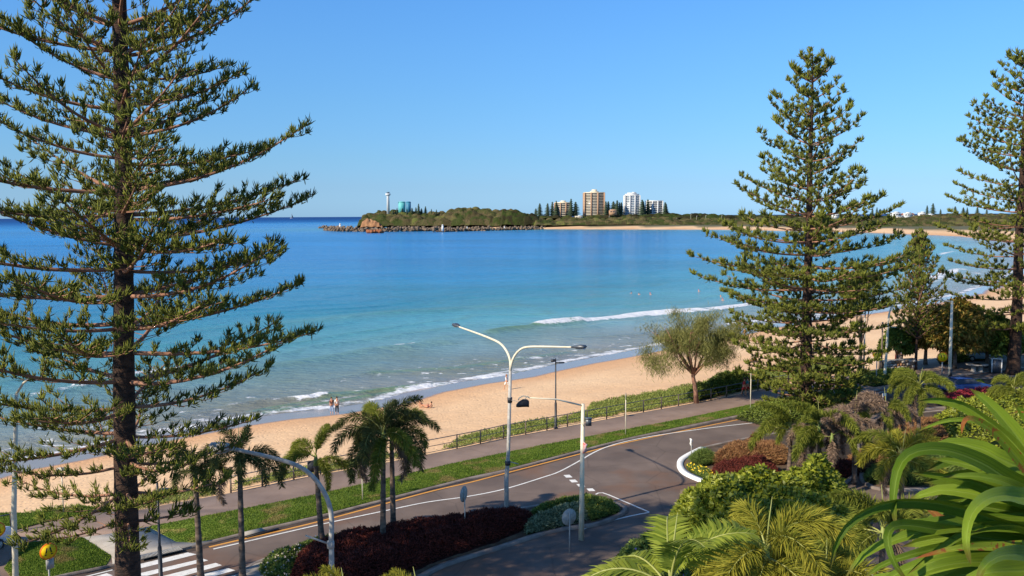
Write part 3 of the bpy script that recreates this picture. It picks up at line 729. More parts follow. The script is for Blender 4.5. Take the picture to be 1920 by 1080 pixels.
def canopy(name, top_px, bot_px, D0, D1, m, step=2.4, cell=7.0, bump=3.0, seed=1, back=60, z0=-2.0):
    """scrub-covered rise: foot at distance D0, ridge at D1 (the ridge heights were surveyed in top_px)"""
    xs_top = [(p[0] - 960) / FPX * D1 for p in top_px]; zs_top = [Pt(p[0], p[1], D1).z for p in top_px]
    xs_bot = [(p[0] - 960) / FPX * D0 for p in bot_px]; zs_bot = [Pt(p[0], p[1], D0).z for p in bot_px]
    xa = np.arange(min(xs_top) - 2, max(xs_top) + 2, step); ya = np.arange(D0, D1 + back, step)
    X, Y = np.meshgrid(xa, ya); t_ = np.clip((Y - D0) / (D1 - D0), 0, 1)
    zt = np.interp(X, xs_top, zs_top); zb = np.interp(X * D0 / D1, xs_bot, zs_bot)
    Zr = zb + (zt - bump * 0.8 - zb) * (np.sin(t_ * math.pi / 2) ** 0.8)
    bk = np.clip((Y - D1) / back, 0, 1); Zr = Zr - bk * (Zr - z0)
    g = np.random.default_rng(seed)
    # rounded crowns: jittered cells
    ci, cj = np.floor(X / cell).astype(int), np.floor(Y / cell).astype(int); T = g.random((128, 128, 3)); best = np.full(X.shape, 9e9); hh = np.zeros(X.shape); h2 = np.zeros(X.shape)
    for a in (-1, 0, 1):
        for b_ in (-1, 0, 1):
            r_ = T[(ci + a) % 128, (cj + b_) % 128]; qx = (ci + a + r_[..., 0]) * cell; qy = (cj + b_ + r_[..., 1]) * cell
            d = np.hypot(X - qx, Y - qy); k = d < best; best = np.where(k, d, best); hh = np.where(k, r_[..., 2], hh); h2 = np.where(k, (r_[..., 0] * 7.3 + r_[..., 1] * 5.1) % 1.0, h2)
    Zr = Zr + bump * (0.4 + 0.9 * hh) * np.sqrt(np.clip(1 - (best / (cell * 0.85)) ** 2, 0, 1)) * np.clip(t_ * 8 + 0.25, 0, 1) * (1 - bk)
    Zr = Zr + bump * 0.35 * (fbm(X, Y, 0.3, 3, seed) - 0.5) * (1 - bk)
    edge = np.clip((X - xa[0]) / 4, 0, 1) * np.clip((xa[-1] - X) / 4, 0, 1); Zr = z0 + (Zr - z0) * edge
    me = mk_mesh(name, np.stack([X.ravel(), Y.ravel(), Zr.ravel()], 1), [grid_faces(len(xa), len(ya))], m, True)
    me.attributes.new('crown', 'FLOAT', 'POINT').data.foreach_set('value', h2.ravel().astype(np.float32))
    return tag(link(name, me), kind='stuff')
canopy('headland_scrub', [(684, 407), (692, 401), (712, 398), (735, 396), (760, 397), (800, 399), (830, 398), (855, 393), (875, 390), (905, 391), (930, 394), (950, 394), (975, 397), (990, 402), (1012, 407)], [(684, 424), (700, 424), (1012, 424)], 1430, 1500, M['far_scrub'], seed=2, bump=7, cell=11)
canopy('dark_wood', [(940, 396), (960, 394.5), (985, 398), (1000, 403), (1015, 407)], [(940, 423), (1015, 423)], 1400, 1428, M['far_green'], seed=12, bump=8, cell=11)
canopy('dune_scrub', [(1000, 409), (1040, 412), (1110, 409), (1180, 407), (1240, 409), (1300, 411), (1360, 410), (1440, 409), (1520, 407), (1600, 407), (1680, 404)], [(1000, 424), (1180, 422), (1360, 424), (1520, 427), (1680, 428)], 1385, 1450, M['far_scrub'], seed=3, bump=5.5, cell=10)
canopy('back_scrub', [(1000, 404), (1040, 407), (1110, 406), (1180, 404), (1250, 401), (1310, 402), (1380, 404), (1500, 404), (1600, 402)], [(1000, 410), (1600, 410)], 1450, 1490, M['far_green'], seed=4, bump=6, cell=12)
canopy('right_scrub', [(1600, 409), (1660, 407), (1700, 404), (1750, 403), (1800, 401), (1860, 402), (1920, 402), (2050, 402)], [(1600, 429), (1700, 430), (1800, 431), (2050, 436)], 1090, 1190, M['far_scrub'], seed=5, bump=5, cell=9)
canopy('cliff_face', [(679, 419), (683, 412), (690, 409), (698, 411), (704, 414), (712, 418), (720, 424)], [(679, 426), (726, 426)], 1424, 1434, M['cliff'], seed=6, bump=4.5, cell=5, step=1.2, back=14)
tag(bpy.data.objects['cliff_face'], kind='structure')
# rock walls at the river mouth
def rock_line(name, px, zc, n, size, m, seed, wid=6, hgt=2.2):
    g = np.random.default_rng(seed); ln = resample([G(*p, SEA) for p in px], 1.0); mb = MB()
    for i in range(n):
        p = ln[int(g.random() * len(ln))]; s = size * g.uniform(0.6, 1.5)
        mb.sphere((p[0] + g.normal() * wid * 0.4, p[1] + g.normal() * wid * 0.5, SEA + g.random() ** 1.5 * hgt), s, 5, 4, (1, 1, 0.8), 0.25, int(g.integers(1e6)))
    return tag(mb.build(name, m), kind='stuff')
rock_line('breakwater_rocks', [(612, 432), (640, 434), (720, 434.5), (830, 433)], 0, 420, 2.0, M['rock'], 1, hgt=5.0)
rock_line('breakwater_rocks', [(600, 428), (680, 428.5), (830, 431), (940, 430), (1018, 430)], 0, 420, 2.0, M['rock'], 4, hgt=4)
rock_line('breakwater_rocks', [(818, 435), (900, 433), (960, 431.5), (1010, 430.5)], 0, 320, 1.7, M['rock'], 2, hgt=3.5)
o = rock_line('rock_outcrop', [(692, 437), (718, 437)], 0, 26, 2.4, M['redrock'], 3, 3, 2.6)
o['kind'] = 'thing'; tag(o, 'low reddish brown rock outcrop at the foot of the breakwater', 'rock')

# ---- towers on the far shore
def tower(px0, px1, ptop, pbase, D, floors, wall, glass, name, label, side=0.0, roofpx=None, crown=False):
    a = Pt(px0, pbase, D); b_ = Pt(px1, ptop, D); w = b_.x - a.x; zb = -1.0; zt = b_.z; cx = (a.x + b_.x) / 2; dp = w * 0.75
    t = empty(name, (cx, D + dp / 2, zb), 0, label, 'building')
    H = zt - zb; vis = zt - a.z; fh = vis / floors
    mb = MB(); mb.box((0, 0, H / 2), (w * 0.94, dp * 0.94, H)); mb.build('core', M[glass], t)
    nfl = int(H / fh); sl = MB(); sl.box((0, 0, 0), (w, dp, fh * 0.42)); sm = sl.mesh('floor_band', M[wall])
    for k in range(nfl): link('floor_band', sm, t, (0, 0, H - k * fh - fh * 0.2))
    pr = MB(); pr.box((0, 0, H / 2), (w * 0.06, 1.6, H)); pm = pr.mesh('pier', M['tan'] if wall == 'cream' else M[wall])
    for fx_ in (-0.47, -0.16, 0.16, 0.47): link('pier', pm, t, (fx_ * w, -dp / 2 - 0.3, 0))
    sd_ = MB(); sd_.box((0, 0, H / 2), (0.8, dp * 0.5, H - 0.4)); link('side_wall', sd_.mesh('side_wall', M['tan'] if wall == 'cream' else M[wall]), t, (-w / 2 - 0.2, 0, 0)); link('side_wall', bpy.data.meshes['side_wall'], t, (w / 2 + 0.2, 0, 0))
    rb = MB()
    if crown:
        rb.box((0, 0, H + 1.2), (w * 0.84, dp * 0.8, 2.4)); rb.box((0, 0, H + 3.4), (w * 0.55, dp * 0.6, 2.2)); rb.box((w * 0.12, 0, H + 5), (w * 0.2, dp * 0.3, 1.4))
    else:
        rb.box((0, 0, H + 0.4), (w * 0.96, dp * 0.96, 0.8))
        if roofpx:
            x0 = Pt(roofpx[0], ptop, D).x - cx; x1 = Pt(roofpx[1], ptop, D).x - cx; zr = Pt(px0, roofpx[2], D).z - zb
            rb.box(((x0 + x1) / 2, 0, (H + zr) / 2), (x1 - x0, dp * 0.4, zr - H)); rb.box(((x0 + x1) / 2, 0, (H + zr) / 2 - 1.2), ((x1 - x0) * 1.7, dp * 0.5, max(0.5, (zr - H) * 0.4)))
    rb.build('roof_house', M[wall], t)
    return t
tower(1040, 1072, 380, 407, 1500, 8, 'cream', 'dglass', 'apartment_tower', 'short cream and orange apartment block with eight floors, leftmost on the far shore', roofpx=(1052, 1061, 376))
tower(1095, 1134.5, 361, 405, 1500, 15, 'cream', 'dglass', 'apartment_tower', 'tallest cream tower with brown edges and a roof box on the far shore', roofpx=(1111, 1120, 355))
tower(1171, 1201, 366, 405, 1500, 12, 'whitewall', 'bglass', 'apartment_tower', 'white and pale glass tower with a stepped rounded top on the far shore', crown=True)
tower(1213, 1244, 376.5, 407, 1500, 8, 'whitewall', 'dglass', 'apartment_tower', 'wide white block with dark floors, rightmost of the towers on the far shore')
# ---- lighthouse, tanks, beacons
p = Pt(728, 398, 1470); t = empty('lighthouse', (p.x, 1470, p.z - 3), 0, 'slender white lighthouse tower with a wider head on the headland', 'lighthouse')
H = Pt(728, 360, 1470).z - p.z + 3
mb = MB(); mb.lathe([(2.6, 0), (2.2, H * 0.8), (2.2, H * 0.82)], n=14); mb.build('shaft', M['whitewall'], t, True)
mb = MB(); mb.lathe([(2.2, H * 0.82), (4.3, H * 0.86), (4.4, H * 0.93), (3.2, H * 0.93)], n=14); mb.build('gallery', M['whitewall'], t)
mb = MB(); mb.lathe([(2.4, H * 0.93), (2.4, H * 0.98), (3.6, H * 0.985), (3.4, H * 1.0)], n=14); mb.build('lantern_room', M['bglass'], t)
for (x0, x1, yt, m_, lb) in ((747, 760, 379.5, 'turq', 'pale turquoise water tank beside the lighthouse among dark pines'), (761, 770.5, 379.5, 'turq2', 'deeper blue water tank touching the pale turquoise one')):
    p = Pt((x0 + x1) / 2, 392, 1480); r_ = (x1 - x0) / 2 / FPX * 1480; h_ = Pt(x0, yt, 1480).z - p.z + 8
    t = empty('water_tank', (p.x, 1480, p.z - 8), 0, lb, 'tank')
    mb = MB(); mb.lathe([(r_, 0), (r_, h_)], n=20); mb.build('tank_wall', M[m_], t, True)
    mb = MB(); mb.lathe([(r_ * 1.04, h_), (r_ * 1.04, h_ + 0.8), (r_ * 0.5, h_ + 1.6)], n=20); mb.build('tank_roof', M[m_], t)
for px, pb, pt_, lb in ((638, 431, 419, 'small white beacon near the outer end of the breakwater'), (830, 433.5, 421, 'small white beacon on the tip of the nearer rock wall'), (876, 431, 425, 'tiny white beacon farther along the rock wall'), (946, 430, 424, 'tiny white beacon where the rock wall meets the sand'), (1041, 425, 419, 'tiny white beacon at the end of the far beach')):
    p = G(px, pb, SEA + 1); h_ = (pb - pt_) / FPX * p.y
    t = empty('beacon', p, 0, lb, 'beacon', 'white beacons along the breakwater')
    mb = MB(); mb.lathe([(h_ * 0.2, 0), (h_ * 0.15, h_ * 0.8)], n=10); mb.build('column', M['whitewall'], t, True)
    mb = MB(); mb.lathe([(h_ * 0.1, h_ * 0.8), (h_ * 0.13, h_ * 0.85), (h_ * 0.1, h_)], n=10); mb.build('light_cap', M['whitewall'], t)
# ---- small pines on the far shore
fp = [(lowpine_mesh(20, 5.5, 3).mesh('far_pine_crown', M['far_pine'])), (lowpine_mesh(20, 4.2, 4).mesh('far_pine_crown', M['far_pine'])), (lowpine_mesh(20, 7.0, 5).mesh('far_pine_crown', M['far_pine']))]
tk = MB(); tk.tube([(0, 0, 0), (0, 0, 19)], [0.6, 0.15], 6); tkm = tk.mesh('far_pine_trunk', M['bark'])
spots_ = [(737, 392, 399, 0), (744, 389, 398, 1), (753, 390, 398, 0), (763, 391, 398, 1), (772, 389, 398, 2), (779, 388, 398, 0), (785, 381, 398, 1), (790, 390, 398, 2), (797, 386, 398, 0), (809, 391, 399, 1), (818, 392, 399, 1),
          (1005, 390, 405, 2), (1012, 380, 405, 0), (1027, 380, 405, 0), (1036, 377, 406, 1), (1043, 375, 404, 1), (1071, 371, 405, 1), (1080, 377, 405, 2), (1136, 376, 404, 1), (1141, 376, 404, 0), (1151, 376, 404, 2), (1157, 374, 404, 0), (1162, 378, 404, 1), (1166, 378, 404, 0), (1204, 373, 404, 0), (1207, 376, 404, 1), (1216, 372, 404, 1), (1247, 378, 404, 0), (1250, 381, 404, 1),
          (1640, 389, 403, 1), (1644, 388, 403, 1), (1652, 391, 403, 2), (1743, 384, 403, 1), (1749, 380, 403, 0), (1766, 391, 403, 1), (1796, 386, 403, 2), (1806, 388, 403, 2), (1816, 388, 403, 1), (1838, 387, 403, 0), (1850, 390, 403, 1)]
for i, (px, yt, yb, k) in enumerate(spots_):
    D = 1466 if px < 900 else 1485 if px < 1600 else 1230; a = Pt(px, yb, D); b_ = Pt(px, yt, D); h_ = (b_.z - a.z) + 6
    lm = [(737, 'beside the foot of the lighthouse'), (756, 'in front of the pale turquoise tank'), (770, 'in front of the deeper blue tank'), (790, 'just right of the water tanks'), (815, 'alone right of the tank grove'), (1008, 'left of the apartment towers'), (1030, 'against the left side of the short cream tower'), (1043, 'behind the roof of the short cream tower'), (1075, 'against the right side of the short cream tower'), (1138, 'touching the right edge of the tallest tower'), (1158, 'midway between the tallest tower and the white stepped tower'), (1205, 'between the two white towers'), (1216, 'peeping over the last white tower'), (1248, 'right of the last white tower'), (1645, 'near the domed house behind the large pine'), (1746, 'twin pointed pair above the cream house'), (1766, 'low between house and right hand pine'), (1806, 'in the row behind the right hand pine branches'), (1844, 'beside the trunk of the right hand pine')]
    where = min(lm, key=lambda q: abs(q[0] - px))[1]; gname = 'small pines on the headland' if px < 900 else 'small pines among the towers' if px < 1300 else 'small pines on the right shore'
    ordn = ['leftmost', 'second', 'third', 'fourth', 'fifth', 'sixth', 'seventh', 'eighth', 'ninth', 'tenth', 'eleventh', 'twelfth', 'thirteenth', 'fourteenth', 'fifteenth', 'sixteenth', 'seventeenth', 'eighteenth']
    rk = sorted(q[0] for q in spots_ if (q[0] < 900) == (px < 900) and (q[0] < 1300) == (px < 1300)).index(px)
    t = empty('pine_tree', (a.x, D + (i % 3) * 4, a.z - 6), i * 1.3, (ordn[rk] + (' from the left' if rk else '') + ' of the ' + gname), 'tree', gname)
    s = h_ / 20
    for nm, me_ in (('crown', fp[k]), ('trunk', tkm)):
        c = link(nm, me_, t); c.scale = (s, s, s)
# ---- houses right of the bay
for (x0, x1, yt, yb, roof, lb) in ((1671, 1686, 397, 404, 'whitewall', 'flat white house beside a pine, leftmost on the right shore'), (1686, 1694, 401, 406, 'redroof', 'tiny house with orange roof just right of the flat white house'), (1672+2, 1692, 405, 409, 'cream', 'low cream house half hidden in scrub below the flat white one'),
                                   (1693, 1708, 398, 405, 'whitewall', 'stepped white villa with dark windows on the right shore'), (1702, 1714, 400, 406, 'redroof', 'white house under a red roof beside the stepped villa'), (1722, 1734, 397, 405, 'whitewall', 'white two storey house with flat grey roof near the twin pines'), (1735, 1750, 401, 408, 'cream', 'cream house with orange trim under the twin pines'),
                                   (1560, 1572, 399, 405, 'whitewall', 'white domed house seen through the large pine'), (1908, 1922, 401, 408, 'redroof', 'orange roofed house at the right edge of the far shore'), (1078, 1092, 404, 408, 'cream', 'long low cream building between the first two towers'), (1142, 1156, 393, 399, 'tan', 'grey brown gabled house between the second and third towers'), (1240, 1252, 407, 410, 'whitewall', 'low white flat roofed building right of the last tower')):
    D = 1455 if x0 < 1300 else 1175; a = Pt(x0, yb, D); b_ = Pt(x1, yt, D); w = b_.x - a.x; h_ = b_.z - a.z + 4
    t = empty('house', ((a.x + b_.x) / 2, D, a.z - 4), 0, lb, 'house')
    mb = MB(); mb.box((0, 0, h_ * 0.42), (w, w * 0.7, h_ * 0.84)); mb.build('wall', M['whitewall' if roof in ('whitewall', 'redroof') else roof], t)
    mb = MB()
    if roof in ('redroof', 'tan'): mb.add([(-w * .55, -w * .4, h_ * .8), (w * .55, -w * .4, h_ * .8), (w * .55, w * .4, h_ * .8), (-w * .55, w * .4, h_ * .8), (-w * .3, 0, h_ * 1.05), (w * .3, 0, h_ * 1.05)], [(0, 1, 5, 4), (2, 3, 4, 5), (1, 2, 5), (3, 0, 4), (3, 2, 1, 0)])
    else: mb.box((0, 0, h_ * 0.87), (w * 1.04, w * 0.74, h_ * 0.06)); mb.box((w * 0.15, 0, h_ * 0.95), (w * 0.5, w * 0.5, h_ * 0.12))
    mb.build('roof', M['redroof' if roof in ('redroof',) else 'tan' if roof == 'tan' else 'whitewall'], t)
    wm = MB(); wm.box((0, 0, 0), (w * 0.22, 0.2, h_ * 0.16)); wmm = wm.mesh('window', M['dglass'])
    for q in (-0.28, 0.05, 0.32): link('window', wmm, t, (q * w, -w * 0.35 - 0.05, h_ * 0.62))
for i, (px, yt, yb) in enumerate(((1268, 409, 418), (1295, 402, 416), (1306, 405, 417), (1323, 404, 414), (1353, 404, 414), (1142, 405, 415))):
    D = 1440; a = Pt(px, yb, D); h_ = Pt(px, yt, D).z - a.z
    t = empty('light_pole', a, 0, ('second', 'third', 'fourth', 'fifth', 'rightmost', 'leftmost')[i] + ' of the thin pale poles rising out of the far scrub', 'pole', 'pale poles in the far scrub')
    mb = MB(); mb.tube([(0, 0, 0), (0, 0, h_)], [0.28, 0.18], 5); mb.build('pole_shaft', M['galv'], t); mb = MB(); mb.box((0.9, 0, h_), (2.2, 0.5, 0.5)); mb.build('lamp_arm', M['galv'], t)
# ---- sailing boat on the horizon
p = G(547, 409.3, SEA); s = p.y / FPX
t = empty('sailing_boat', p, 0.5, 'tiny sailing boat far out near the horizon behind the pine branches', 'boat')
mb = MB(); mb.prism([(-3 * s, -0.8 * s), (1.5 * s, -0.9 * s), (3.6 * s, 0), (1.5 * s, 0.9 * s), (-3 * s, 0.8 * s)], 0, 0.8 * s); mb.build('hull', M['whitewall'], t)
mb = MB(); mb.tube([(0, 0, 0.5 * s), (0, 0, 9 * s)], 0.1 * s, 6); mb.build('mast', M['galv'], t)
mb = MB(); mb.prism([(0.2 * s, 1.2 * s), (3 * s, 1.4 * s), (0.3 * s, 8.5 * s)], -0.05 * s, 0.05 * s, Matrix.Rotation(R(90), 4, 'X')); mb.build('sail', M['dglass'], t)

# ================================================================= Norfolk pines
def pine_branch(L, seed, rise, curve, tuft=0.27, twig_f=0.34, bare=0.08, fing=(5, 8), dens=1.0, fr=0.017, step=(0.2, 0.36), gap=(0.2, 0.36)):
    """one limb along +X; returns (wood mesh, foliage mesh)"""
    g = np.random.default_rng(seed)
    ax = lambda u: np.array([L * u, 0.06 * L * math.sin(u * 3 + seed) * u, L * (rise * u + curve * u * u)])
    wood = MB(); wood.tube([ax(u) for u in np.linspace(0, 1, 11)], [0.012 + (0.008 * L + 0.018) * (1 - u) ** 0.9 for u in np.linspace(0, 1, 11)], 6)
    P = []; Dn = []; ln = []
    def tufts(a, d, k=1.0):
        n = int(g.integers(*fing)); up_ = np.array([0, 0, 1.0])
        dd = unit(up_[None] * g.uniform(0.5, 1.0, (n, 1)) + d[None] * g.uniform(0.2, 0.9, (n, 1)) + g.normal(size=(n, 3)) * 0.42)
        P.append(a[None] + g.normal(size=(n, 3)) * 0.03); Dn.append(dd); ln.append(tuft * k * g.uniform(0.65, 1.2, n))
    s = bare * L + 0.1; side = 1
    while s < L * 0.985:
        u = s / L; a = ax(u); side = -side
        env = min(1.0, (u - bare + 0.06) / 0.22) * (1 - u) ** 0.65 + 0.05
        lt = twig_f * L ** 0.85 * env * g.uniform(0.55, 1.2) + 0.16
        ang = R(g.uniform(38, 66)) * side; d = np.array([math.cos(ang), math.sin(ang), g.uniform(-0.05, 0.22)]); d /= np.linalg.norm(d)
        tip = a + d * lt + np.array([0, 0, 0.16 * lt])
        if lt > 0.3: wood.tube([a, a + d * lt * 0.5 + np.array([0, 0, 0.02 * lt]), tip], [0.016, 0.011, 0.006], 3, caps=False)
        q = 0.15 if u > 0.4 else 0.45 * lt
        while q < lt:
            w = q / lt; pos = a + d * q + np.array([0, 0, 0.16 * lt * w * w])
            if g.random() < dens: tufts(pos, d, 0.8 + 0.3 * w)
            q += g.uniform(*gap)
        tufts(tip, d)
        if g.random() < 0.3 * dens and u > 0.35: tufts(a, np.array([1.0, 0, 0]), 0.9)
        s += g.uniform(*step)
    tufts(ax(1.0), np.array([1.0, 0, 0.4]), 1.2); tufts(ax(0.97), np.array([1.0, 0, 0.4]), 1.2)
    P = np.concatenate(P); Dn = np.concatenate(Dn); ln = np.concatenate(ln)
    bend = np.c_[np.zeros((len(P), 2)), ln * g.uniform(0.05, 0.3, len(P))]
    V, q_, t_ = spindles(P, Dn, ln, g.uniform(0.8, 1.25, len(P)) * fr, bend)
    return wood.mesh('limb', M['twig'], True), mk_mesh('limb_foliage', V, [q_, t_], M['needle'])
LIB = {}
def lib_for(key, lens, n=3, **kw):
    LIB[key] = {L: [pine_branch(L, 100 * i + int(L * 7), kw.get('rise', 0.0) + random.uniform(-0.03, 0.03), kw.get('curve', 0.16) * random.uniform(0.7, 1.3), **{k: v for k, v in kw.items() if k not in ('rise', 'curve')}) for i in range(n)] for L in lens}
lib_for('near', (1.2, 2.4, 3.6, 4.8, 5.8), 3, tuft=0.22, curve=0.26, rise=-0.05, fr=0.016, fing=(8, 13), bare=0.12, twig_f=0.40, gap=(0.22, 0.38), step=(0.18, 0.33))
lib_for('mid', (1.5, 3.0, 5.0, 7.5, 9.5), 3, tuft=0.38, curve=0.26, rise=-0.05, fing=(10, 15), fr=0.036, twig_f=0.42, dens=0.95, step=(0.38, 0.68), gap=(0.40, 0.68), bare=0.1)
lib_for('young', (1.0, 2.0, 3.4), 3, tuft=0.30, curve=0.25, rise=0.15, fing=(5, 8), fr=0.032, twig_f=0.10, dens=0.8, step=(0.28, 0.42), gap=(0.3, 0.5), bare=0.1)
def norfolk(base, H, r0, prof, pitch, z0, lib, label, seed, space=(0.85, 0.4), nb=5, lean=(0, 0), group=None, skip=None, trunk_pow=0.9, second=None, extra_low=()):
    g = np.random.default_rng(seed)
    t = empty('norfolk_pine', base, 0, label, 'tree', group)
    tr = lambda z: np.array([lean[0] * z / H + 0.03 * math.sin(z * 0.5 + seed), lean[1] * z / H + 0.03 * math.cos(z * 0.4), z])
    zs = np.arange(0, H, 0.45); gg = np.random.default_rng(seed + 5)
    rad = np.array([r0 * max(0.02, (1 - z / H)) ** trunk_pow + 0.02 + (0.35 * r0 * math.exp(-z / 0.7)) for z in zs]); rad *= 1 + (gg.random(len(zs)) - 0.5) * 0.09
    mb = MB(); mb.tube([tr(z) for z in zs], rad, 14); mb.build('trunk', M['bark'], t, True)
    lens = sorted(LIB[lib]); z = z0; a0 = 0; zp = [p[0] for p in prof]; rp_ = [p[1] for p in prof]; pz = [p[0] for p in pitch]; pp = [p[1] for p in pitch]
    while z < H - 0.25:
        f = (z - z0) / (H - z0); n = nb + int(g.integers(-1, 2)); a0 += g.uniform(0.4, 1.0)
        for k in range(n):
            a = a0 + 2 * math.pi * k / n + g.normal() * 0.12; zz = z + g.uniform(-0.12, 0.12) * space[0]
            Lr = np.interp(zz, zp, rp_) * g.uniform(0.72, 1.1)
            if skip and skip(zz, a): continue
            if Lr < 0.25: continue
            Lk = min(lens, key=lambda q: abs(q - Lr)); wm_, fm = LIB[lib][Lk][int(g.integers(len(LIB[lib][Lk])))]
            sc_ = Lr / Lk; th = R(np.interp(zz, pz, pp) + g.normal() * 4); Lz = 1 / max(0.5, math.cos(th)) if th > 0 else 1
            b_ = link('branch', wm_, t, tr(zz)); b_.scale = (sc_, sc_ * (1 if g.random() < 0.5 else -1), sc_)
            b_.rotation_euler = (g.normal() * 0.08, -th, a)
            link('foliage', fm, b_)
        z += space[0] + (space[1] - space[0]) * f
    # leading shoot
    wm_, fm = LIB[lib][lens[0]][0]; s_ = link('leader', wm_, t, tr(H - 0.9)); s_.rotation_euler = (0, R(-86), 0); s_.scale = (0.7, 0.7, 0.7); link('foliage', fm, s_)
    return t
# the big one on the left, 25 m off; its foot is on the lower garden by the building
norfolk((-11.5, 25.0, 0.0), 34.5, 0.385, [(8.0, 2.0), (9.2, 3.4), (10.5, 4.7), (12.0, 5.4), (14.5, 5.7), (17.0, 5.4), (18.7, 4.5), (21.0, 3.9), (23.5, 3.0), (27.0, 2.3), (31, 1.6), (34.4, 0.4)],
        [(8, -12), (9.5, -6), (12, -1), (16, 2), (20, 7), (24, 16), (34, 36)], 8.3, 'near', 'tall dark trunked norfolk pine filling the left of the photo, its top cut off', 11, space=(0.82, 0.66), nb=5, lean=(1.0, 0), trunk_pow=0.75)
norfolk((-23.6, 27.3, 0.0), 28.2, 0.45, [(7, 3.5), (10, 6.0), (15, 6.6), (20, 5.6), (24, 3.2), (28, 0.4)], [(7, -5), (15, 5), (31, 35)], 7.0, 'near', 'norfolk pine just beyond the left edge, only its branch tips in view', 12, space=(0.75, 0.45))
b1 = G(1509, 772, 0.1)
norfolk(b1, Pt(1509, 97, b1.y).z, 0.52, [(0.6, 3.4), (3, 5.2), (6, 6.6), (8.4, 8.6), (11.4, 10.2), (14, 8.2), (16, 7.2), (18, 6.0), (20, 5.8), (23, 4.5), (26, 2.9), (28.5, 1.6), (30, 1.2), (31.5, 0.5)],
        [(1, -12), (8, -6), (13, -3), (17, 6), (22, 18), (28, 28), (32, 38)], 0.7, 'mid', 'tall norfolk pine with a full cone of branches right of centre, beside the footpath', 13, space=(0.72, 1.45), nb=6, trunk_pow=0.85)
b2 = G(1901, 700, 0.1)
norfolk(b2, Pt(1899, 122, b2.y).z, 0.62, [(4, 4.5), (8, 8.5), (14, 9.0), (18, 8.4), (22, 7.6), (26, 6.2), (30, 3.6), (32.5, 1.6), (34.5, 0.4)],
        [(4, -8), (14, 0), (20, 6), (26, 14), (34, 32)], 5.0, 'mid', 'tall norfolk pine cut by the right edge, with open level branches', 17, space=(1.55, 1.25), nb=5, trunk_pow=0.8)
b3 = G(1717, 694, 0.1)
norfolk(b3, Pt(1714, 441, b3.y).z, 0.14, [(3, 3.2), (7, 3.6), (11, 2.3), (14, 1.0), (15.6, 0.3)], [(3, 12), (15, 38)], 3.5, 'young', 'slim young norfolk pine with a neat pointed crown between the two large ones', 18, space=(0.62, 0.5), nb=7)

# ================================================================= palms
def frond_path(L, a0, a1, n=12, side=0.0):
    pts = [np.zeros(3)]; s = L / (n - 1)
    for i in range(n - 1):
        a = R(a0 + (a1 - a0) * (i / (n - 2)) ** 1.1); pts.append(pts[-1] + s * np.array([math.cos(a), side * i / n * 0.4, math.sin(a)]))
    return np.array(pts)
def frond_mesh(L, a0, a1, leaf, n, seed, brush=True, m='palm_dark', width=0.035, side=0.0):
    """brush: leaflets all round the stalk (foxtail); otherwise two flat rows"""
    g = np.random.default_rng(seed); path = frond_path(L, a0, a1, 14, side); u = np.linspace(0, 1, 14)
    st = MB(); st.tube(path, 0.028 * (1 - u) + 0.006, 5); stalk = st.mesh('stalk', M['rachis'] if m != 'palm_dry' else M['palm_dry'], True)
    T = np.gradient(path, axis=0); T = unit(T)
    uu = np.linspace(0.14, 1.0, n) + g.normal(size=n) * 0.002; uu = np.clip(uu, 0, 1)
    P = np.stack([np.interp(uu, u, path[:, k]) for k in range(3)], 1); TT = unit(np.stack([np.interp(uu, u, T[:, k]) for k in range(3)], 1))
    S = unit(np.cross(TT, np.array([0, 0, 1.0]))); Nn = np.cross(S, TT)
    if brush:
        a = g.uniform(0, 2 * math.pi, n); Rad = np.cos(a)[:, None] * S + np.sin(a)[:, None] * Nn
        D = unit(Rad * 0.85 + TT * g.uniform(0.45, 0.8, (n, 1)))
    else:
        sg = np.where(np.arange(n) % 2 == 0, 1, -1)[:, None]
        D = unit(S * sg * 0.85 + TT * 0.55 + Nn * g.uniform(0.12, 0.34, (n, 1)))
    env = np.clip(uu / 0.3, 0.5, 1) * np.sqrt(np.clip(1.12 - uu, 0.03, 1))
    LL = leaf * env * g.uniform(0.8, 1.15, n)
    V, q, t = leaves(P, D, unit(np.cross(D, rdir(n, g)) if brush else Nn + 0.2 * rdir(n, g)), LL, width * g.uniform(0.7, 1.2, n), droop=0.22 if brush else 0.3)
    return stalk, mk_mesh('frond_leaflets', V, [q, t], M[m])
FR = {}
def flib(key, **kw):
    FR[key] = [frond_mesh(kw['L'] * s, a0, a1, kw['leaf'], kw['n'], 31 * i + len(FR), kw.get('brush', True), kw['m'], kw.get('width', 0.035), sd_) for i, (s, a0, a1, sd_) in enumerate(((1.0, 58, -55, 0), (0.95, 38, -80, 0.3), (1.0, 14, -86, -0.3), (0.85, 74, -5, 0.1)))]
flib('dark', L=3.0, leaf=0.66, n=420, m='palm_dark', width=0.034)
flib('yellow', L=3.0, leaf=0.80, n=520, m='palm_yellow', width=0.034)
flib('green', L=3.5, leaf=0.72, n=720, m='palm_green', width=0.034)
flib('dry', L=3.0, leaf=0.62, n=560, m='palm_dry', width=0.034)
flib('flat', L=3.2, leaf=0.85, n=110, m='palm_flat', brush=False, width=0.07)
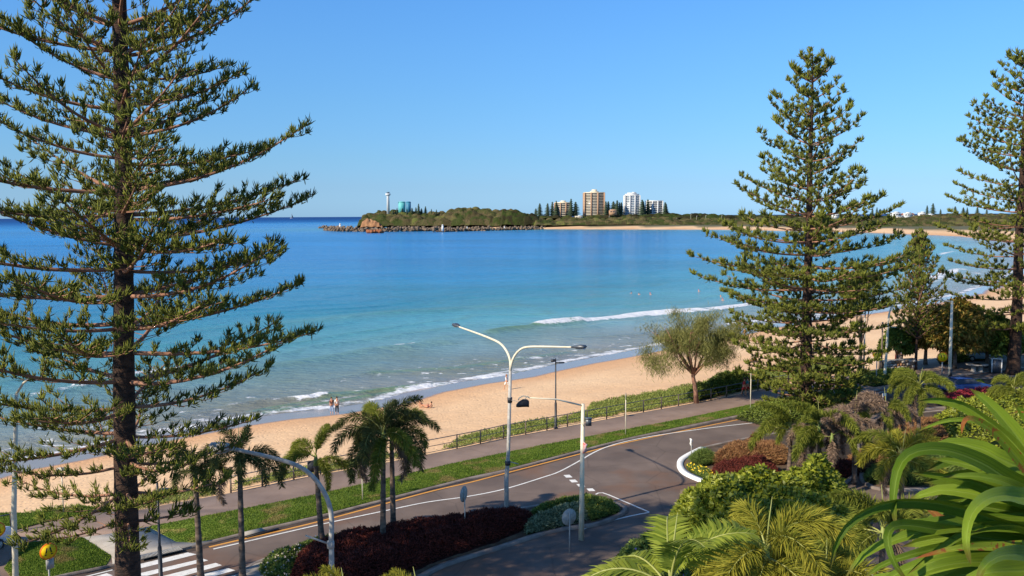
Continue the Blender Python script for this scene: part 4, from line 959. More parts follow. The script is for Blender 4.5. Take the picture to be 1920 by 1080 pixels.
def palm(base, h, kind, label, seed, nf=11, r=0.14, scale=1.0, dry=1, group=None, spear=True, greenmix=None, up=True):
    g = np.random.default_rng(seed); t = empty('palm_tree', base, g.random() * 6, label, 'palm', group)
    hs = 0.75 * scale; h0 = h - hs
    mb = MB(); zs = np.linspace(0, h0, 26); lean = g.normal(size=2) * 0.02
    mb.tube([(lean[0] * z, lean[1] * z, z) for z in zs], [r * (1.15 - 0.35 * z / h0) * (1 + 0.05 * math.sin(z * 9)) + 0.05 * math.exp(-z * 3) for z in zs], 10); mb.build('trunk', M['palm_trunk'], t, True)
    c = np.array([lean[0] * h0, lean[1] * h0, h0])
    mb = MB(); mb.tube([c, c + [0, 0, hs * 0.5], c + [0, 0, hs]], [r * 0.95, r * 0.8, r * 0.42], 10); mb.build('crownshaft', M['crownshaft'], t, True)
    top = c + [0, 0, hs * 0.9]
    for k in range(nf):
        f = k / nf; lo = (k % 3)
        lib = FR[kind if not (greenmix and k % 4 == 1) else greenmix]; stalk, lf = lib[(3 if lo == 0 and f < 0.5 and up else lo) % 4]
        fr_ = link('frond', stalk, t, top - np.array([0, 0, 0.1 * lo])); s = scale * g.uniform(0.88, 1.08); fr_.scale = (s, s * g.choice([-1, 1]), s)
        fr_.rotation_euler = (g.normal() * 0.12, g.normal() * 0.1, 2.4 * k + g.normal() * 0.15); link('leaflets', lf, fr_)
    for k in range(dry):
        stalk, lf = FR['dry'][2]; fr_ = link('dry_frond', stalk, t, top - np.array([0, 0, 0.25])); s = scale * 0.85; fr_.scale = (s, s, s)
        fr_.rotation_euler = (0, R(35), 2.4 * k * 1.3 + seed); link('leaflets', lf, fr_)
    if spear:
        mb = MB(); mb.tube([top, top + [0.05, 0.03, 0.9 * scale], top + [0.16, 0.05, 1.7 * scale]], [0.035, 0.025, 0.006], 6); mb.build('spear_leaf', M['rachis'], t, True)
    return t
def palm_at(px, pyb, pyt, *a, z=0.0, **k):
    b_ = G(px, pyb, z); return palm(b_, Pt(px, pyt, b_.y).z - z, *a, **k)
PG = 'dark foxtail palms along the median'
palm_at(377, 1092, 880, 'dark', 'slim palm just right of the big pine trunk, leftmost of the street palms', 1, group=PG, nf=8, scale=0.8, dry=0)
palm_at(455, 1090, 856, 'dark', 'dark palm with drooping fronds standing over the lamp arm, second street palm from the left', 2, group=PG, nf=11, scale=0.9, spear=True)
palm_at(605, 1034, 852, 'green', 'palm behind the curved near lamp post with a paler fresh crown', 3, group=PG, nf=7, scale=0.72, dry=0, z=0.1)
palm_at(718, 1038, 812, 'dark', 'front palm of the close pair beside the dark red hedge, widest dark crown', 4, group=PG, nf=14, scale=1.05, dry=2, z=0.1, greenmix='green')
palm_at(738, 1008, 818, 'dark', 'rear palm of the close pair, its trunk just right of the front one', 5, group=PG, nf=10, scale=1.0, z=0.1, greenmix='green')
G2 = 'palms in the garden beds on the right'
palm_at(1539, 920, 796, 'green', 'leaning twin stem palm with grey dry fronds behind the green shrub', 6, nf=10, scale=1.0, dry=4, group=G2, z=0.1, greenmix='dry')
palm_at(1558, 925, 812, 'dry', 'stout green stemmed palm beside the twin stem, mostly grey brown fronds', 7, nf=8, scale=0.9, dry=3, group=G2, z=0.1, greenmix='green')
palm_at(1655, 868, 768, 'dry', 'palm with a curtain of dry pinkish fronds between the corner shrubs and the pale pole', 8, nf=10, scale=0.95, up=False, dry=3, group=G2, z=0.1, greenmix='green')
palm_at(1722, 842, 722, 'green', 'shaggy drooping green palm under the middle yellow pedestrian sign', 9, nf=13, scale=0.8, up=False, dry=1, group=G2, z=0.1)
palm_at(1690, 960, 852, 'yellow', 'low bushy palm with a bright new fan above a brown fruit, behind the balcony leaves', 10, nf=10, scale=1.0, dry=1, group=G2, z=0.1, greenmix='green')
palm_at(1900, 790, 730, 'green', 'low green palm at the right edge above the balcony leaves', 13, nf=11, scale=0.8, dry=0, group=G2, z=0.1)
palm_at(1602, 905, 778, 'dry', 'grey brown palm whose fronds hang between the twin stem palm and the pale pole', 21, nf=9, scale=1.0, dry=3, group=G2, z=0.1, greenmix='green')
palm_at(1478, 905, 800, 'green', 'olive palm standing left of the twin stem palm over the corner shrubs', 22, nf=9, scale=0.95, dry=1, group=G2, z=0.1)
# crowns close under the balcony
def palm_D(px, py, D, *a, **k):
    c = Pt(px, py, D); return palm(Vector((c.x, c.y, 0)), c.z, *a, **k)
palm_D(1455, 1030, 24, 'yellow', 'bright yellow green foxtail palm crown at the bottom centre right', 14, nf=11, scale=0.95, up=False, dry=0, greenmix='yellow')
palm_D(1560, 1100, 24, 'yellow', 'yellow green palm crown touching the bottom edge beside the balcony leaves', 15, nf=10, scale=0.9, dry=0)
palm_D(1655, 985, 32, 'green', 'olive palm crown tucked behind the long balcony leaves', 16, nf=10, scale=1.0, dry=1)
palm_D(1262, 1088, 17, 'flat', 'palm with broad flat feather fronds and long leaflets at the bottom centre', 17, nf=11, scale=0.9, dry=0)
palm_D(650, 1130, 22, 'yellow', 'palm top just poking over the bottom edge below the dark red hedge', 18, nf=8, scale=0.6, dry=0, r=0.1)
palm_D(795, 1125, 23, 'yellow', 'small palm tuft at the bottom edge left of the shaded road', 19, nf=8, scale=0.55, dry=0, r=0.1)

# ================================================================= hedges, shrubs, ground cover
def bush(name, poly, h, n, leafL, leafW, mleaf, mcore, label=None, cat=None, group=None, seed=1, edge=0.7, lump=0.35, ls=0.8, z0=0.1, upright=0.5, stuff=False, flowers=None):
    g = np.random.default_rng(seed)
    A = np.array(poly); c = A.mean(0); A = A - c
    hf = lambda x, y: h * np.sqrt(np.clip(dist_poly(x, y, A, True) / edge, 0.0, 1)) * (1 - lump + 2 * lump * fbm(x + c[0], y + c[1], ls, 3, seed) + 0.5 * lump * (fbm(x + c[0], y + c[1], 2.2 / max(0.6, leafL * 4), 2, seed + 9) - 0.5) * 2)
    t = empty(name, (c[0], c[1], z0), 0, label, cat, group)
    if stuff: t['kind'] = 'stuff'
    # solid dark core added below the leaves so nothing shows through
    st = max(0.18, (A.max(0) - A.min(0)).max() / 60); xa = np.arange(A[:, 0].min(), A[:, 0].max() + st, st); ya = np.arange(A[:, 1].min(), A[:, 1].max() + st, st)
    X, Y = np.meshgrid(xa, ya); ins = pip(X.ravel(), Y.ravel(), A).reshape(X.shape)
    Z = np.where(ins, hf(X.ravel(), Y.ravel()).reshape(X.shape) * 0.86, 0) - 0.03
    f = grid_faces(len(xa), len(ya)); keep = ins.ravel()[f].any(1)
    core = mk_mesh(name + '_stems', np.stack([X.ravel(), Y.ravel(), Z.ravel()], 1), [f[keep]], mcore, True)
    link('inner_core', core, t)
    P2 = scatter_poly(A, n, g); hh = hf(P2[:, 0], P2[:, 1]); e = 0.15
    gx_ = (hf(P2[:, 0] + e, P2[:, 1]) - hf(P2[:, 0] - e, P2[:, 1])) / (2 * e); gy_ = (hf(P2[:, 0], P2[:, 1] + e) - hf(P2[:, 0], P2[:, 1] - e)) / (2 * e)
    N = unit(np.stack([-gx_, -gy_, np.ones(len(hh))], 1))
    # steep flanks get extra leaves
    P = np.c_[P2, hh * g.uniform(0.82, 1.0, len(hh))]
    ex = g.random(len(P)) < 0.5 * np.hypot(gx_, gy_) / 2; Pe = P[ex].copy(); Pe[:, 2] *= g.random(len(Pe)); P = np.r_[P, Pe]; N = np.r_[N, N[ex]]
    D = unit(N * upright + rdir(len(P), g) * 0.8); D[:, 2] = np.abs(D[:, 2]) * 0.8 + 0.1 * 0; D = unit(D)
    V, q, tr = leaves(P, D, unit(N + 0.6 * rdir(len(P), g)), leafL * g.uniform(0.6, 1.3, len(P)), leafW * g.uniform(0.7, 1.2, len(P)), 0.1)
    link('foliage', mk_mesh(name + '_leaves', V, [q, tr], mleaf), t)
    if flowers:
        k = g.integers(0, len(P), flowers[1]); Pf = P[k] + N[k] * 0.08
        V, q, tr = leaves(Pf, unit(rdir(len(k), g) + [0, 0, .5]), rdir(len(k), g), 0.11, 0.11, 0)
        fo = link('petals', mk_mesh('petals', V, [q, tr], flowers[0]), t); fo['kind'] = 'stuff'
    return t
def pxpoly(px, z=0.1): return [(p.x, p.y) for p in Gp(px, z)]
bush('dark_red_hedge', pxpoly([(545, 1088), (560, 1052), (640, 1022), (760, 1002), (860, 990), (940, 975), (1000, 975), (985, 992), (930, 1016), (830, 1048), (740, 1085), (640, 1115)]), 1.05, 42000, 0.17, 0.045, M['redleaf'], M['core_red'],
     'long dark red hedge filling the median below the double lamp post', 'hedge', seed=3, edge=0.9, lump=0.22, ls=0.9, upright=0.9)
bush('silvery_groundcover', pxpoly([(990, 985), (1040, 962), (1100, 948), (1100, 975), (1040, 992), (985, 1003)]), 0.6, 8000, 0.24, 0.07, M['silverleaf'], M['core_green'], 'grey green mounding plants between the red hedge and the round sign', 'shrub', seed=4)
bush('green_groundcover', pxpoly([(985, 972), (1020, 954), (1100, 942), (1148, 949), (1160, 961), (1110, 977), (1085, 962), (1040, 962)]), 0.65, 12000, 0.24, 0.06, M['groundleaf'], M['core_green'], 'low green flowering plants at the pointed end of the median', 'shrub', seed=5, flowers=(M['yellow_flower'], 160))
bush('green_groundcover', pxpoly([(487, 1072), (500, 1052), (590, 1020), (700, 1002), (700, 1008), (610, 1032), (560, 1056), (545, 1088), (505, 1092)]), 0.5, 12000, 0.2, 0.05, M['groundleaf'], M['core_green'], 'low green plants with tiny pale flowers in front of the red hedge near the crossing', 'shrub', seed=6, flowers=(M['pink_flower'], 260))
# corner island
bush('orange_brown_shrub', pxpoly([(1335, 872), (1350, 858), (1400, 848), (1450, 846), (1480, 856), (1470, 872), (1400, 876)]), 1.05, 12000, 0.34, 0.035, M['orangeleaf'], M['core_red'], 'orange brown shrubs at the back of the white kerbed corner island', 'shrub', seed=7, edge=1.0, upright=1.0)
bush('dark_red_shrub', pxpoly([(1332, 892), (1340, 879), (1400, 876), (1450, 880), (1465, 895), (1450, 912), (1400, 912), (1350, 902)]), 0.9, 10000, 0.16, 0.045, M['redleaf'], M['core_red'], 'dark maroon shrubs at the front of the corner island', 'shrub', seed=8, edge=0.8)
bush('dark_red_shrub', pxpoly([(1398, 852), (1405, 846), (1425, 845), (1428, 852)]), 1.6, 1800, 0.18, 0.045, M['redleaf'], M['core_red'], 'single crimson bush rising behind the orange brown shrubs', 'shrub', seed=9, edge=0.4)
bush('grass_clump', pxpoly([(1296, 868), (1310, 858), (1334, 858), (1336, 870), (1312, 876)]), 0.6, 3200, 0.42, 0.02, M['groundleaf'], M['core_green'], 'rounded green grassy clump beside the white arrow post', 'shrub', seed=10, upright=1.2, edge=0.5)
bush('flowering_groundcover', pxpoly([(1286, 872), (1305, 878), (1330, 884), (1345, 900), (1400, 912), (1390, 918), (1345, 908), (1308, 893), (1290, 882)]), 0.38, 5200, 0.13, 0.035, M['groundleaf'], M['core_green'], 'low plants dotted with yellow flowers just inside the white kerb', 'shrub', seed=11, edge=0.5, flowers=(M['yellow_flower'], 150))
bush('orange_brown_shrub', pxpoly([(1590, 868), (1640, 846), (1720, 838), (1760, 846), (1745, 872), (1660, 885), (1600, 888)]), 0.9, 10000, 0.34, 0.035, M['orangeleaf'], M['core_red'], 'orange brown shrubs under the dry fronds on the right', 'shrub', seed=12, edge=0.9)
bush('orange_brown_shrub', pxpoly([(1470, 900), (1520, 882), (1600, 872), (1610, 888), (1560, 905), (1490, 912)]), 0.7, 6000, 0.2, 0.05, M['redleaf'], M['core_red'], 'brown red low shrubs around the feet of the twin stem palm', 'shrub', seed=13, edge=0.8)
bush('grassy_undergrowth', pxpoly([(1620, 905), (1640, 880), (1740, 860), (1860, 860), (1960, 890), (1800, 905), (1700, 912)]), 0.7, 14000, 0.4, 0.035, M['groundleaf'], M['core_green'], 'rough green undergrowth behind the hanging balcony leaves', 'shrub', seed=31, edge=0.8, upright=1.2)
bush('brown_undergrowth', pxpoly([(1640, 838), (1700, 800), (1770, 790), (1780, 830), (1700, 842)]), 0.7, 9000, 0.34, 0.035, M['orangeleaf'], M['core_red'], 'brown grassy bushes in shade between the dry fronds and the road', 'shrub', seed=32, edge=0.8, upright=1.2)
# the green shrub mass
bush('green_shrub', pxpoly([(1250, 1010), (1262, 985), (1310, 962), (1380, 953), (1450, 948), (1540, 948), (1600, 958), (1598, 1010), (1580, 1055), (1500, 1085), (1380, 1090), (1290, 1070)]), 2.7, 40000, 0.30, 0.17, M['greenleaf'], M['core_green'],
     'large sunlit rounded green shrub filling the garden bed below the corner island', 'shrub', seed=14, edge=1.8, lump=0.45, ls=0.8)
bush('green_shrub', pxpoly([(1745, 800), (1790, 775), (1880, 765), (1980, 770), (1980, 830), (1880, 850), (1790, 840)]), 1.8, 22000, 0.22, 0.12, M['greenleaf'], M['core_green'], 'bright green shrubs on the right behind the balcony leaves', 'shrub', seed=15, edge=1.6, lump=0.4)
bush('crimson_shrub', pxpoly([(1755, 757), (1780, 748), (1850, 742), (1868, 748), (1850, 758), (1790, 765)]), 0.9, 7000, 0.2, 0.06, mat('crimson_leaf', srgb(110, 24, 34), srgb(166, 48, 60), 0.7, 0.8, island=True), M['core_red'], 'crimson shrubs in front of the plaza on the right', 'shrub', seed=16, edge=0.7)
bush('green_shrub', pxpoly([(1790, 730), (1820, 722), (1850, 724), (1848, 734), (1810, 738)]), 0.6, 3500, 0.2, 0.08, M['greenleaf'], M['core_green'], 'small bright green bush beside the blue car roof', 'shrub', seed=17)
bush('violet_dotted_shrub', pxpoly([(1130, 1090), (1180, 1040), (1250, 1020), (1290, 1060), (1290, 1110), (1150, 1120)]), 1.5, 15000, 0.2, 0.08, M['groundleaf'], M['core_green'], 'loose shrub with small violet flowers left of the large green shrub', 'shrub', seed=18, edge=1.3, flowers=(mat('violet_petal', srgb(96, 80, 170), None, 0.6), 120))
# scrub by the path under the large pine, and right of it
bush('path_shrub', pxpoly([(1310, 752), (1340, 740), (1400, 730), (1440, 722), (1440, 714), (1380, 718), (1320, 732), (1290, 745)], 0.1), 1.5, 12000, 0.25, 0.09, M['treeleaf'], M['core_green'], 'loose green bushes behind the path railing under the large pine', 'shrub', seed=19, edge=1.4, lump=0.45)
bush('path_shrub', pxpoly([(1560, 742), (1600, 735), (1612, 738), (1600, 750), (1565, 756)], 0.1), 1.3, 3500, 0.2, 0.08, M['treeleaf'], M['core_green'], 'round dark flowering bush beside the road beyond the large pine', 'shrub', seed=20, flowers=(M['pink_flower'], 60))
bush('path_shrub', pxpoly([(1380, 786), (1480, 768), (1560, 755), (1580, 762), (1520, 790), (1440, 800)], 0.0), 1.1, 9000, 0.2, 0.08, M['treeleaf'], M['core_green'], 'dark green low shrubs at the foot of the large pine by the road', 'shrub', seed=26, edge=1.2)
bush('path_shrub', pxpoly([(1590, 716), (1640, 706), (1690, 700), (1720, 706), (1700, 716), (1640, 726)], 0.1), 0.8, 7000, 0.22, 0.07, M['treeleaf'], M['core_green'], 'low green planting under the left yellow pedestrian sign', 'shrub', seed=21)
# dune creeper behind the railing
def creeper(name, px, dens, seed, zf=0.05):
    g = np.random.default_rng(seed); poly = [(p.x, p.y) for p in Gp(px, 0.0)]; A = np.array(poly)
    ar = 0.5 * abs(np.dot(A[:, 0], np.roll(A[:, 1], 1)) - np.dot(A[:, 1], np.roll(A[:, 0], 1)))
    P2 = scatter_poly(poly, int(ar * dens * 2.4), g, lambda x, y: fbm(x, y, 0.5, 4, seed) + np.clip(dist_poly(x, y, poly, True) / 4.0, 0, 0.3) > 0.47)
    tt = np.array([hz(x, y) for x, y in P2]); P = np.c_[P2, tt + g.random(len(P2)) * 0.35 * fbm(P2[:, 0], P2[:, 1], 0.6, 3, 3) + 0.03]
    N = unit(rdir(len(P), g) * 0.6 + [0, 0, 1]); D = unit(rdir(len(P), g) + [0, 0, 0.35])
    V, q, tr = leaves(P, D, N, g.uniform(0.12, 0.30, len(P)), g.uniform(0.035, 0.08, len(P)), 0.1)
    return tag(link(name, mk_mesh(name, V, [q, tr], M['creeper'])), kind='stuff')
# ground height of the beach sheet
_me = bpy.data.meshes['terrain']; _co = np.empty(len(_me.vertices) * 3, np.float32); _me.vertices.foreach_get('co', _co); _co = _co.reshape(-1, 3)
_gx = axis(-600, 2900, -70, 95, 0.8, 1.06); _gy = axis(10, 2280, 36, 130, 0.6, 1.035); _Z = _co[:, 2].reshape(len(_gy), len(_gx))
def hz(x, y):
    i = int(np.clip(np.searchsorted(_gx, x) - 1, 0, len(_gx) - 2)); j = int(np.clip(np.searchsorted(_gy, y) - 1, 0, len(_gy) - 2))
    u = (x - _gx[i]) / (_gx[i + 1] - _gx[i]); v = (y - _gy[j]) / (_gy[j + 1] - _gy[j])
    return float(_Z[j, i] * (1 - u) * (1 - v) + _Z[j, i + 1] * u * (1 - v) + _Z[j + 1, i] * (1 - u) * v + _Z[j + 1, i + 1] * u * v)
creeper('dune_creeper', [(815, 846), (865, 816), (945, 790), (1040, 772), (1100, 758), (1108, 738), (1180, 727), (1290, 708), (1430, 676), (1600, 655), (1600, 694), (1440, 727), (1303, 753), (1206, 771), (1025, 805), (857, 840)], 74, 51)
creeper('dune_creeper', [(428, 922), (440, 898), (520, 880), (620, 862), (700, 850), (790, 838), (790, 852), (700, 870), (551, 897)], 62, 52)
creeper('dune_creeper', [(250, 962), (255, 915), (300, 905), (360, 900), (405, 908), (405, 928), (300, 948)], 62, 53)
creeper('dune_creeper', [(-20, 972), (0, 950), (60, 940), (165, 930), (168, 944), (60, 956), (0, 985)], 60, 54)
# short turf on the verges
def turf(name, poly, dens, seed, z):
    g = np.random.default_rng(seed); A = np.array(poly); ar = 0.5 * abs(np.dot(A[:, 0], np.roll(A[:, 1], 1)) - np.dot(A[:, 1], np.roll(A[:, 0], 1)))
    P2 = scatter_poly(poly, int(ar * dens), g); n = len(P2); P = np.c_[P2, np.full(n, z)]
    D = unit(rdir(n, g) * 0.7 + [0, 0, 1]); Lh = g.uniform(0.04, 0.11, n) * (0.5 + fbm(P2[:, 0], P2[:, 1], 0.8, 3, seed))
    S = unit(np.cross(D, rdir(n, g))) * 0.022; V = np.stack([P - S, P + S, P + D * Lh[:, None]], 1).reshape(-1, 3)
    return tag(link(name, mk_mesh(name, V, [np.arange(3 * n).reshape(-1, 3)], M['blade'])), kind='stuff')
turf('turf', gpolys['grass_strip'], 420, 1, ZP + 0.02); turf('turf', gpolys['lawn'], 700, 2, ZP + 0.02); turf('turf', gpolys['verge'], 500, 3, ZP + 0.02)

# ================================================================= broadleaf trees and the she-oak
def limbs(mb, g, base, top, r, spread, n, zfrac=0.35):
    tips = []
    base = np.array(base, float); top = np.array(top, float); mid = base + (top - base) * zfrac
    mb.tube([base, base + (mid - base) * 0.5 + g.normal(size=3) * 0.05, mid], [r * 1.25, r, r * 0.85], 9)
    for k in range(n):
        a = 2 * math.pi * k / n + g.normal() * 0.3; e = mid + (top - mid) * g.uniform(0.45, 1.0) + np.array([math.cos(a), math.sin(a), 0]) * spread * g.uniform(0.5, 1.0)
        m2 = (mid + e) / 2 + np.array([math.cos(a), math.sin(a), -0.4]) * spread * 0.12
        mb.tube([mid, m2, e], [r * 0.6, r * 0.36, r * 0.12], 6); tips.append(e)
        for j in range(3):
            e2 = m2 + (e - m2) * g.uniform(0.2, 0.8) + g.normal(size=3) * spread * 0.28; mb.tube([m2 * 0.5 + e * 0.5, e2], [r * 0.24, r * 0.07], 5, caps=False); tips.append(e2)
    return tips
def broadleaf(base, h, spread, label, seed, mleaf, n=9000, clumps=46, leaf=0.3, w=0.16, r=0.2, low=0.35, name='broadleaf_tree', group=None):
    g = np.random.default_rng(seed); t = empty(name, base, 0, label, 'tree', group)
    mb = MB(); tips = limbs(mb, g, (0, 0, 0), (0, 0, h * 0.85), r, spread * 0.7, 6); mb.build('trunk', M['palm_trunk'], t, True)
    C = []
    for i in range(clumps):
        a = g.random() * 2 * math.pi; u = g.random(); ph = g.uniform(-0.35, 1.0); rad = spread * math.sqrt(max(0.05, 1 - max(0, ph) ** 2)) * g.uniform(0.55, 1.0)
        C.append((rad * math.cos(a), rad * math.sin(a), h * (low + (1 - low) * (0.45 + 0.5 * ph)), g.uniform(0.55, 1.1) * spread * 0.28))
    C = np.array(C); k = g.integers(0, len(C), n); d = rdir(n, g); P = C[k, :3] + d * (C[k, 3] * g.random(n) ** 0.35)[:, None] * [1, 1, 0.75]
    D = unit(d + 0.7 * rdir(n, g)); V, q, tr = leaves(P, D, unit(d * 0.5 + [0, 0, 0.8] + 0.6 * rdir(n, g)), leaf * g.uniform(0.6, 1.3, n), w * g.uniform(0.7, 1.2, n), 0.2)
    link('crown', mk_mesh('tree_crown', V, [q, tr], mleaf), t); return t
def bl_at(px, pyb, pyt, half, label, seed, ml, **k):
    b_ = G(px, pyb, 0.1); s = b_.y / FPX; return broadleaf(b_, Pt(px, pyt, b_.y).z - 0.1, half * s, label, seed, M[ml], **k)
bl_at(1790, 692, 566, 58, 'broad tree with orange tinted leaves behind the arm of the pale lamp pole', 61, 'seagrape', n=15000, clumps=70, leaf=0.5, w=0.24, low=0.15)
bl_at(1850, 690, 592, 52, 'broad olive tree behind the grey kiosk', 62, 'treeleaf', n=13000, clumps=56, leaf=0.45, w=0.2, low=0.15)
bl_at(1735, 684, 588, 42, 'green and brown leafed tree behind the slim young pine', 63, 'seagrape', n=9000, clumps=42, leaf=0.42, w=0.2, low=0.2)
bl_at(1682, 688, 612, 30, 'rounded olive tree behind the curled pale lamp', 64, 'treeleaf', n=6500, clumps=30, leaf=0.38, w=0.18, r=0.12, low=0.25)
bl_at(1612, 708, 500, 34, 'tall thin crowned tree mingling with the right side of the large pine', 65, 'needle', n=9000, clumps=30, leaf=0.5, w=0.07, r=0.14, low=0.5)
bl_at(1905, 680, 610, 48, 'low dense dark tree at the right edge behind the pine trunk', 66, 'treeleaf', n=9000, clumps=40, leaf=0.45, w=0.2, low=0.15)
bush('dark_fill_hedge', pxpoly([(1760, 676), (1840, 664), (1960, 648), (1960, 656), (1850, 674), (1765, 684)], 0.1), 1.8, 12000, 0.4, 0.16, M['treeleaf'], M['core_green'], 'added hedge standing in for the dark beneath the trees at the back of the plaza', 'hedge', seed=33, edge=1.2)  # hedge added to make it dark beneath the plaza trees
# she-oak
b_ = G(1306, 757, 0.05); s = b_.y / FPX; g = np.random.default_rng(71)
t = empty('she_oak', b_, 0, 'feathery grey green she-oak with drooping foliage behind the path railing', 'tree')
hS = Pt(1300, 583, b_.y).z; mb = MB(); W_ = 98 * s
mb.tube([(0, 0, 0), (-0.1, 0, 1.2), (-0.35, 0, 2.6), (-0.2, 0, 3.3)], [0.26, 0.2, 0.17, 0.15], 9); T0 = np.array([-0.25, 0, 2.6]); Cc = []
for k in range(13):
    a = 2 * math.pi * k / 13 + g.normal() * 0.2; e = T0 + np.array([math.cos(a) * W_ * g.uniform(0.35, 0.95), math.sin(a) * W_ * 0.6 * g.uniform(0.4, 0.9), hS * g.uniform(0.18, 0.62)])
    m2 = (T0 + e) / 2 + g.normal(size=3) * 0.25; mb.tube([T0, m2, e], [0.11, 0.06, 0.02], 5)
    for j in range(9):
        f = g.random(); q_ = (m2 + (e - m2) * f) + g.normal(size=3) * [0.55, 0.55, 0.4] + [0, 0, 0.35]; mb.tube([m2 * (1 - f) + e * f, q_], [0.03, 0.01], 4, caps=False); Cc.append(q_)
for j in range(34): Cc.append(np.array([g.normal() * W_ * 0.36, g.normal() * W_ * 0.3, hS * g.uniform(0.55, 0.97)]))
for j in range(16): Cc.append(np.array([-W_ * g.uniform(0.5, 1.0), g.normal() * W_ * 0.3, hS * g.uniform(0.36, 0.6)]))
for j in range(12): Cc.append(np.array([W_ * g.uniform(0.5, 0.95), g.normal() * W_ * 0.3, hS * g.uniform(0.4, 0.85)]))
mb.build('trunk', M['twig'], t, True)
Cc = np.array(Cc); Cc = Cc[g.random(len(Cc)) < 0.8]; n = 26000; wk = g.random(len(Cc)) ** 1.5 + 0.12; k = g.choice(len(Cc), n, p=wk / wk.sum()); P = Cc[k] + g.normal(size=(n, 3)) * [0.40, 0.40, 0.30]
D = unit(np.c_[g.normal(size=(n, 2)) * 0.75, -np.ones(n)]); up_m = g.random(n) < 0.42; D[up_m, 2] *= -1
V, q, tr = leaves(P, D, rdir(n, g), g.uniform(0.22, 0.55, n), 0.034, 0.0); link('crown', mk_mesh('she_oak_crown', V, [q, tr], M['sheoak']), t)

# ================================================================= railing
post_px = [(-20, 1006), (22, 998), (433, 924), (492, 912), (551, 899), (612, 888), (672, 877), (735, 865), (797, 853), (857, 841), (901, 832), (944, 822), (985.5, 815), (1025.5, 807), (1064, 800), (1101, 793), (1137.5, 786), (1172, 779.5), (1206.5, 773), (1240, 767), (1272, 761.5), (1303, 755.5), (1333, 750), (1362, 744), (1392, 738), (1421, 732), (1450, 726.5), (1478, 721)]
fp_ = [G(p[0], p[1], ZP) for p in post_px]
fen = empty('path_railing', fp_[2], 0, 'long timber post railing with two thin pipes along the beach side of the footpath', 'railing')
o0 = fp_[2]
pm_ = MB(); pm_.box((0, 0, 0.52), (0.09, 0.09, 1.04)); pm_.box((0, 0, 1.05), (0.11, 0.11, 0.03)); pmesh = pm_.mesh('post', M['fence_wood'])
for p in fp_[2:]: link('post', pmesh, fen, p - o0)
for z_, r_ in ((1.02, 0.032), (0.55, 0.022), (0.12, 0.02)):
    mb = MB(); mb.tube([p - o0 + Vector((0, 0, z_)) for p in fp_[2:]], r_, 6); mb.build('rail', M['lampgrey'], fen, True)
fen2 = empty('path_railing', fp_[0], 0, 'two timber posts with pipes at the left end of the footpath, beyond the lawn', 'railing')
for p in fp_[:2]: link('post', pmesh, fen2, p - fp_[0])
mb = MB(); mb.tube([p - fp_[0] + Vector((0, 0, 1.0)) for p in fp_[:2]], 0.03, 6); mb.build('rail', M['lampgrey'], fen2, True)

# ================================================================= lamps and poles
def lamp_head(parent, p, d, L=0.75, w=0.32, h=0.2, m='lampgrey'):
    """box-like luminaire at p pointing along d (2d)"""
    a = math.atan2(d[1], d[0]); Mx = Matrix.Translation(p) @ Matrix.Rotation(a, 4, 'Z') @ Matrix.Rotation(R(-5), 4, 'Y')
    mb = MB(); n = [(-0.1, 0.05), (0.12, 0.09), (0.2, h * 0.5), (L * 0.5, h * 0.62), (L * 0.92, h * 0.5), (L, 0.0), (L * 0.9, -h * 0.35), (0.25, -h * 0.42), (0.1, -0.05), (-0.1, -0.04)]
    V = []; N = len(n)
    for s_, k in ((-1, 0.8), (-1, 1), (1, 1), (1, 0.8)):
        for x, z in n:
            V.append((x, s_ * w / 2 * (0.4 if x < 0.15 else 1) * (1 if k == 1 else 1.0), z * (1 if k == 1 else 0.75)))
    V = np.array(V); V[:N, 1] *= 1.0; V[N:2 * N, 1] *= 0.72; V[2 * N:3 * N, 1] *= 0.72
    V = np.array([list(Mx @ Vector(v)) for v in V]); F = []
    for r_ in range(3):
        for i in range(N): F.append((r_ * N + i, r_ * N + (i + 1) % N, (r_ + 1) * N + (i + 1) % N, (r_ + 1) * N + i))
    F.append(tuple(reversed(range(N)))); F.append(tuple(3 * N + i for i in range(N)))
    mb.add(V, F); hd = mb.build('lamp_head', M[m], parent)
    mb = MB(); mb.box(tuple(Mx @ Vector((L * 0.66, 0, -h * 0.42))), (L * 0.5, w * 0.62, 0.06), a); mb.build('lamp_lens', M['lens'], hd)
    return hd
def arm_path(pxs, D0, D1, base):
    n = len(pxs); x0, x1 = pxs[0][0], pxs[-1][0]
    return [Pt(p[0], p[1], D0 + (D1 - D0) * abs((p[0] - x0) / (x1 - x0 + 1e-6))) - base for p in pxs]
# near curved lamp
b_ = Vector((Pt(620, 1040, 30).x, 30, 0)); t = empty('street_lamp', b_, 0, 'pale curved street lamp nearest the camera, grey head in front of the palms', 'street lamp')
pp_ = arm_path([(621, 1010), (622, 975), (617, 945), (605, 918), (585, 892), (560, 874), (525, 862), (485, 852), (438, 842)], 30, 29.2, b_)
pp_ = smooth_line([(0, 0, 0), (0.0, 0, 3), tuple(pp_[0] * 1.0 - Vector((0, 0, .5)))] + [tuple(p) for p in pp_], 0.25)
mb = MB(); k = np.searchsorted(-pp_[:, 0], 0.35) if False else int(len(pp_) * 0.62)
mb.tube(pp_, np.interp(np.arange(len(pp_)), [0, len(pp_) * 0.6, len(pp_) - 1], [0.115, 0.088, 0.062]), 12); mb.build('pole', M['galv'], t, True)
lamp_head(t, Vector(pp_[-1]), (-1, -0.08), 0.85, 0.42, 0.30, 'galv')
mb = MB(); q_ = Pt(617, 1020, 30) - b_; q2 = Pt(573, 1004, 29.6) - b_; mb.tube([q_, q2], 0.035, 6); mb.build('side_arm', M['galv'], t); mb = MB(); mb.lathe([(0.13, -0.12), (0.13, 0.12)], tuple(Pt(620, 1021, 30) - b_), 10); mb.build('clamp', M['galv'], t)
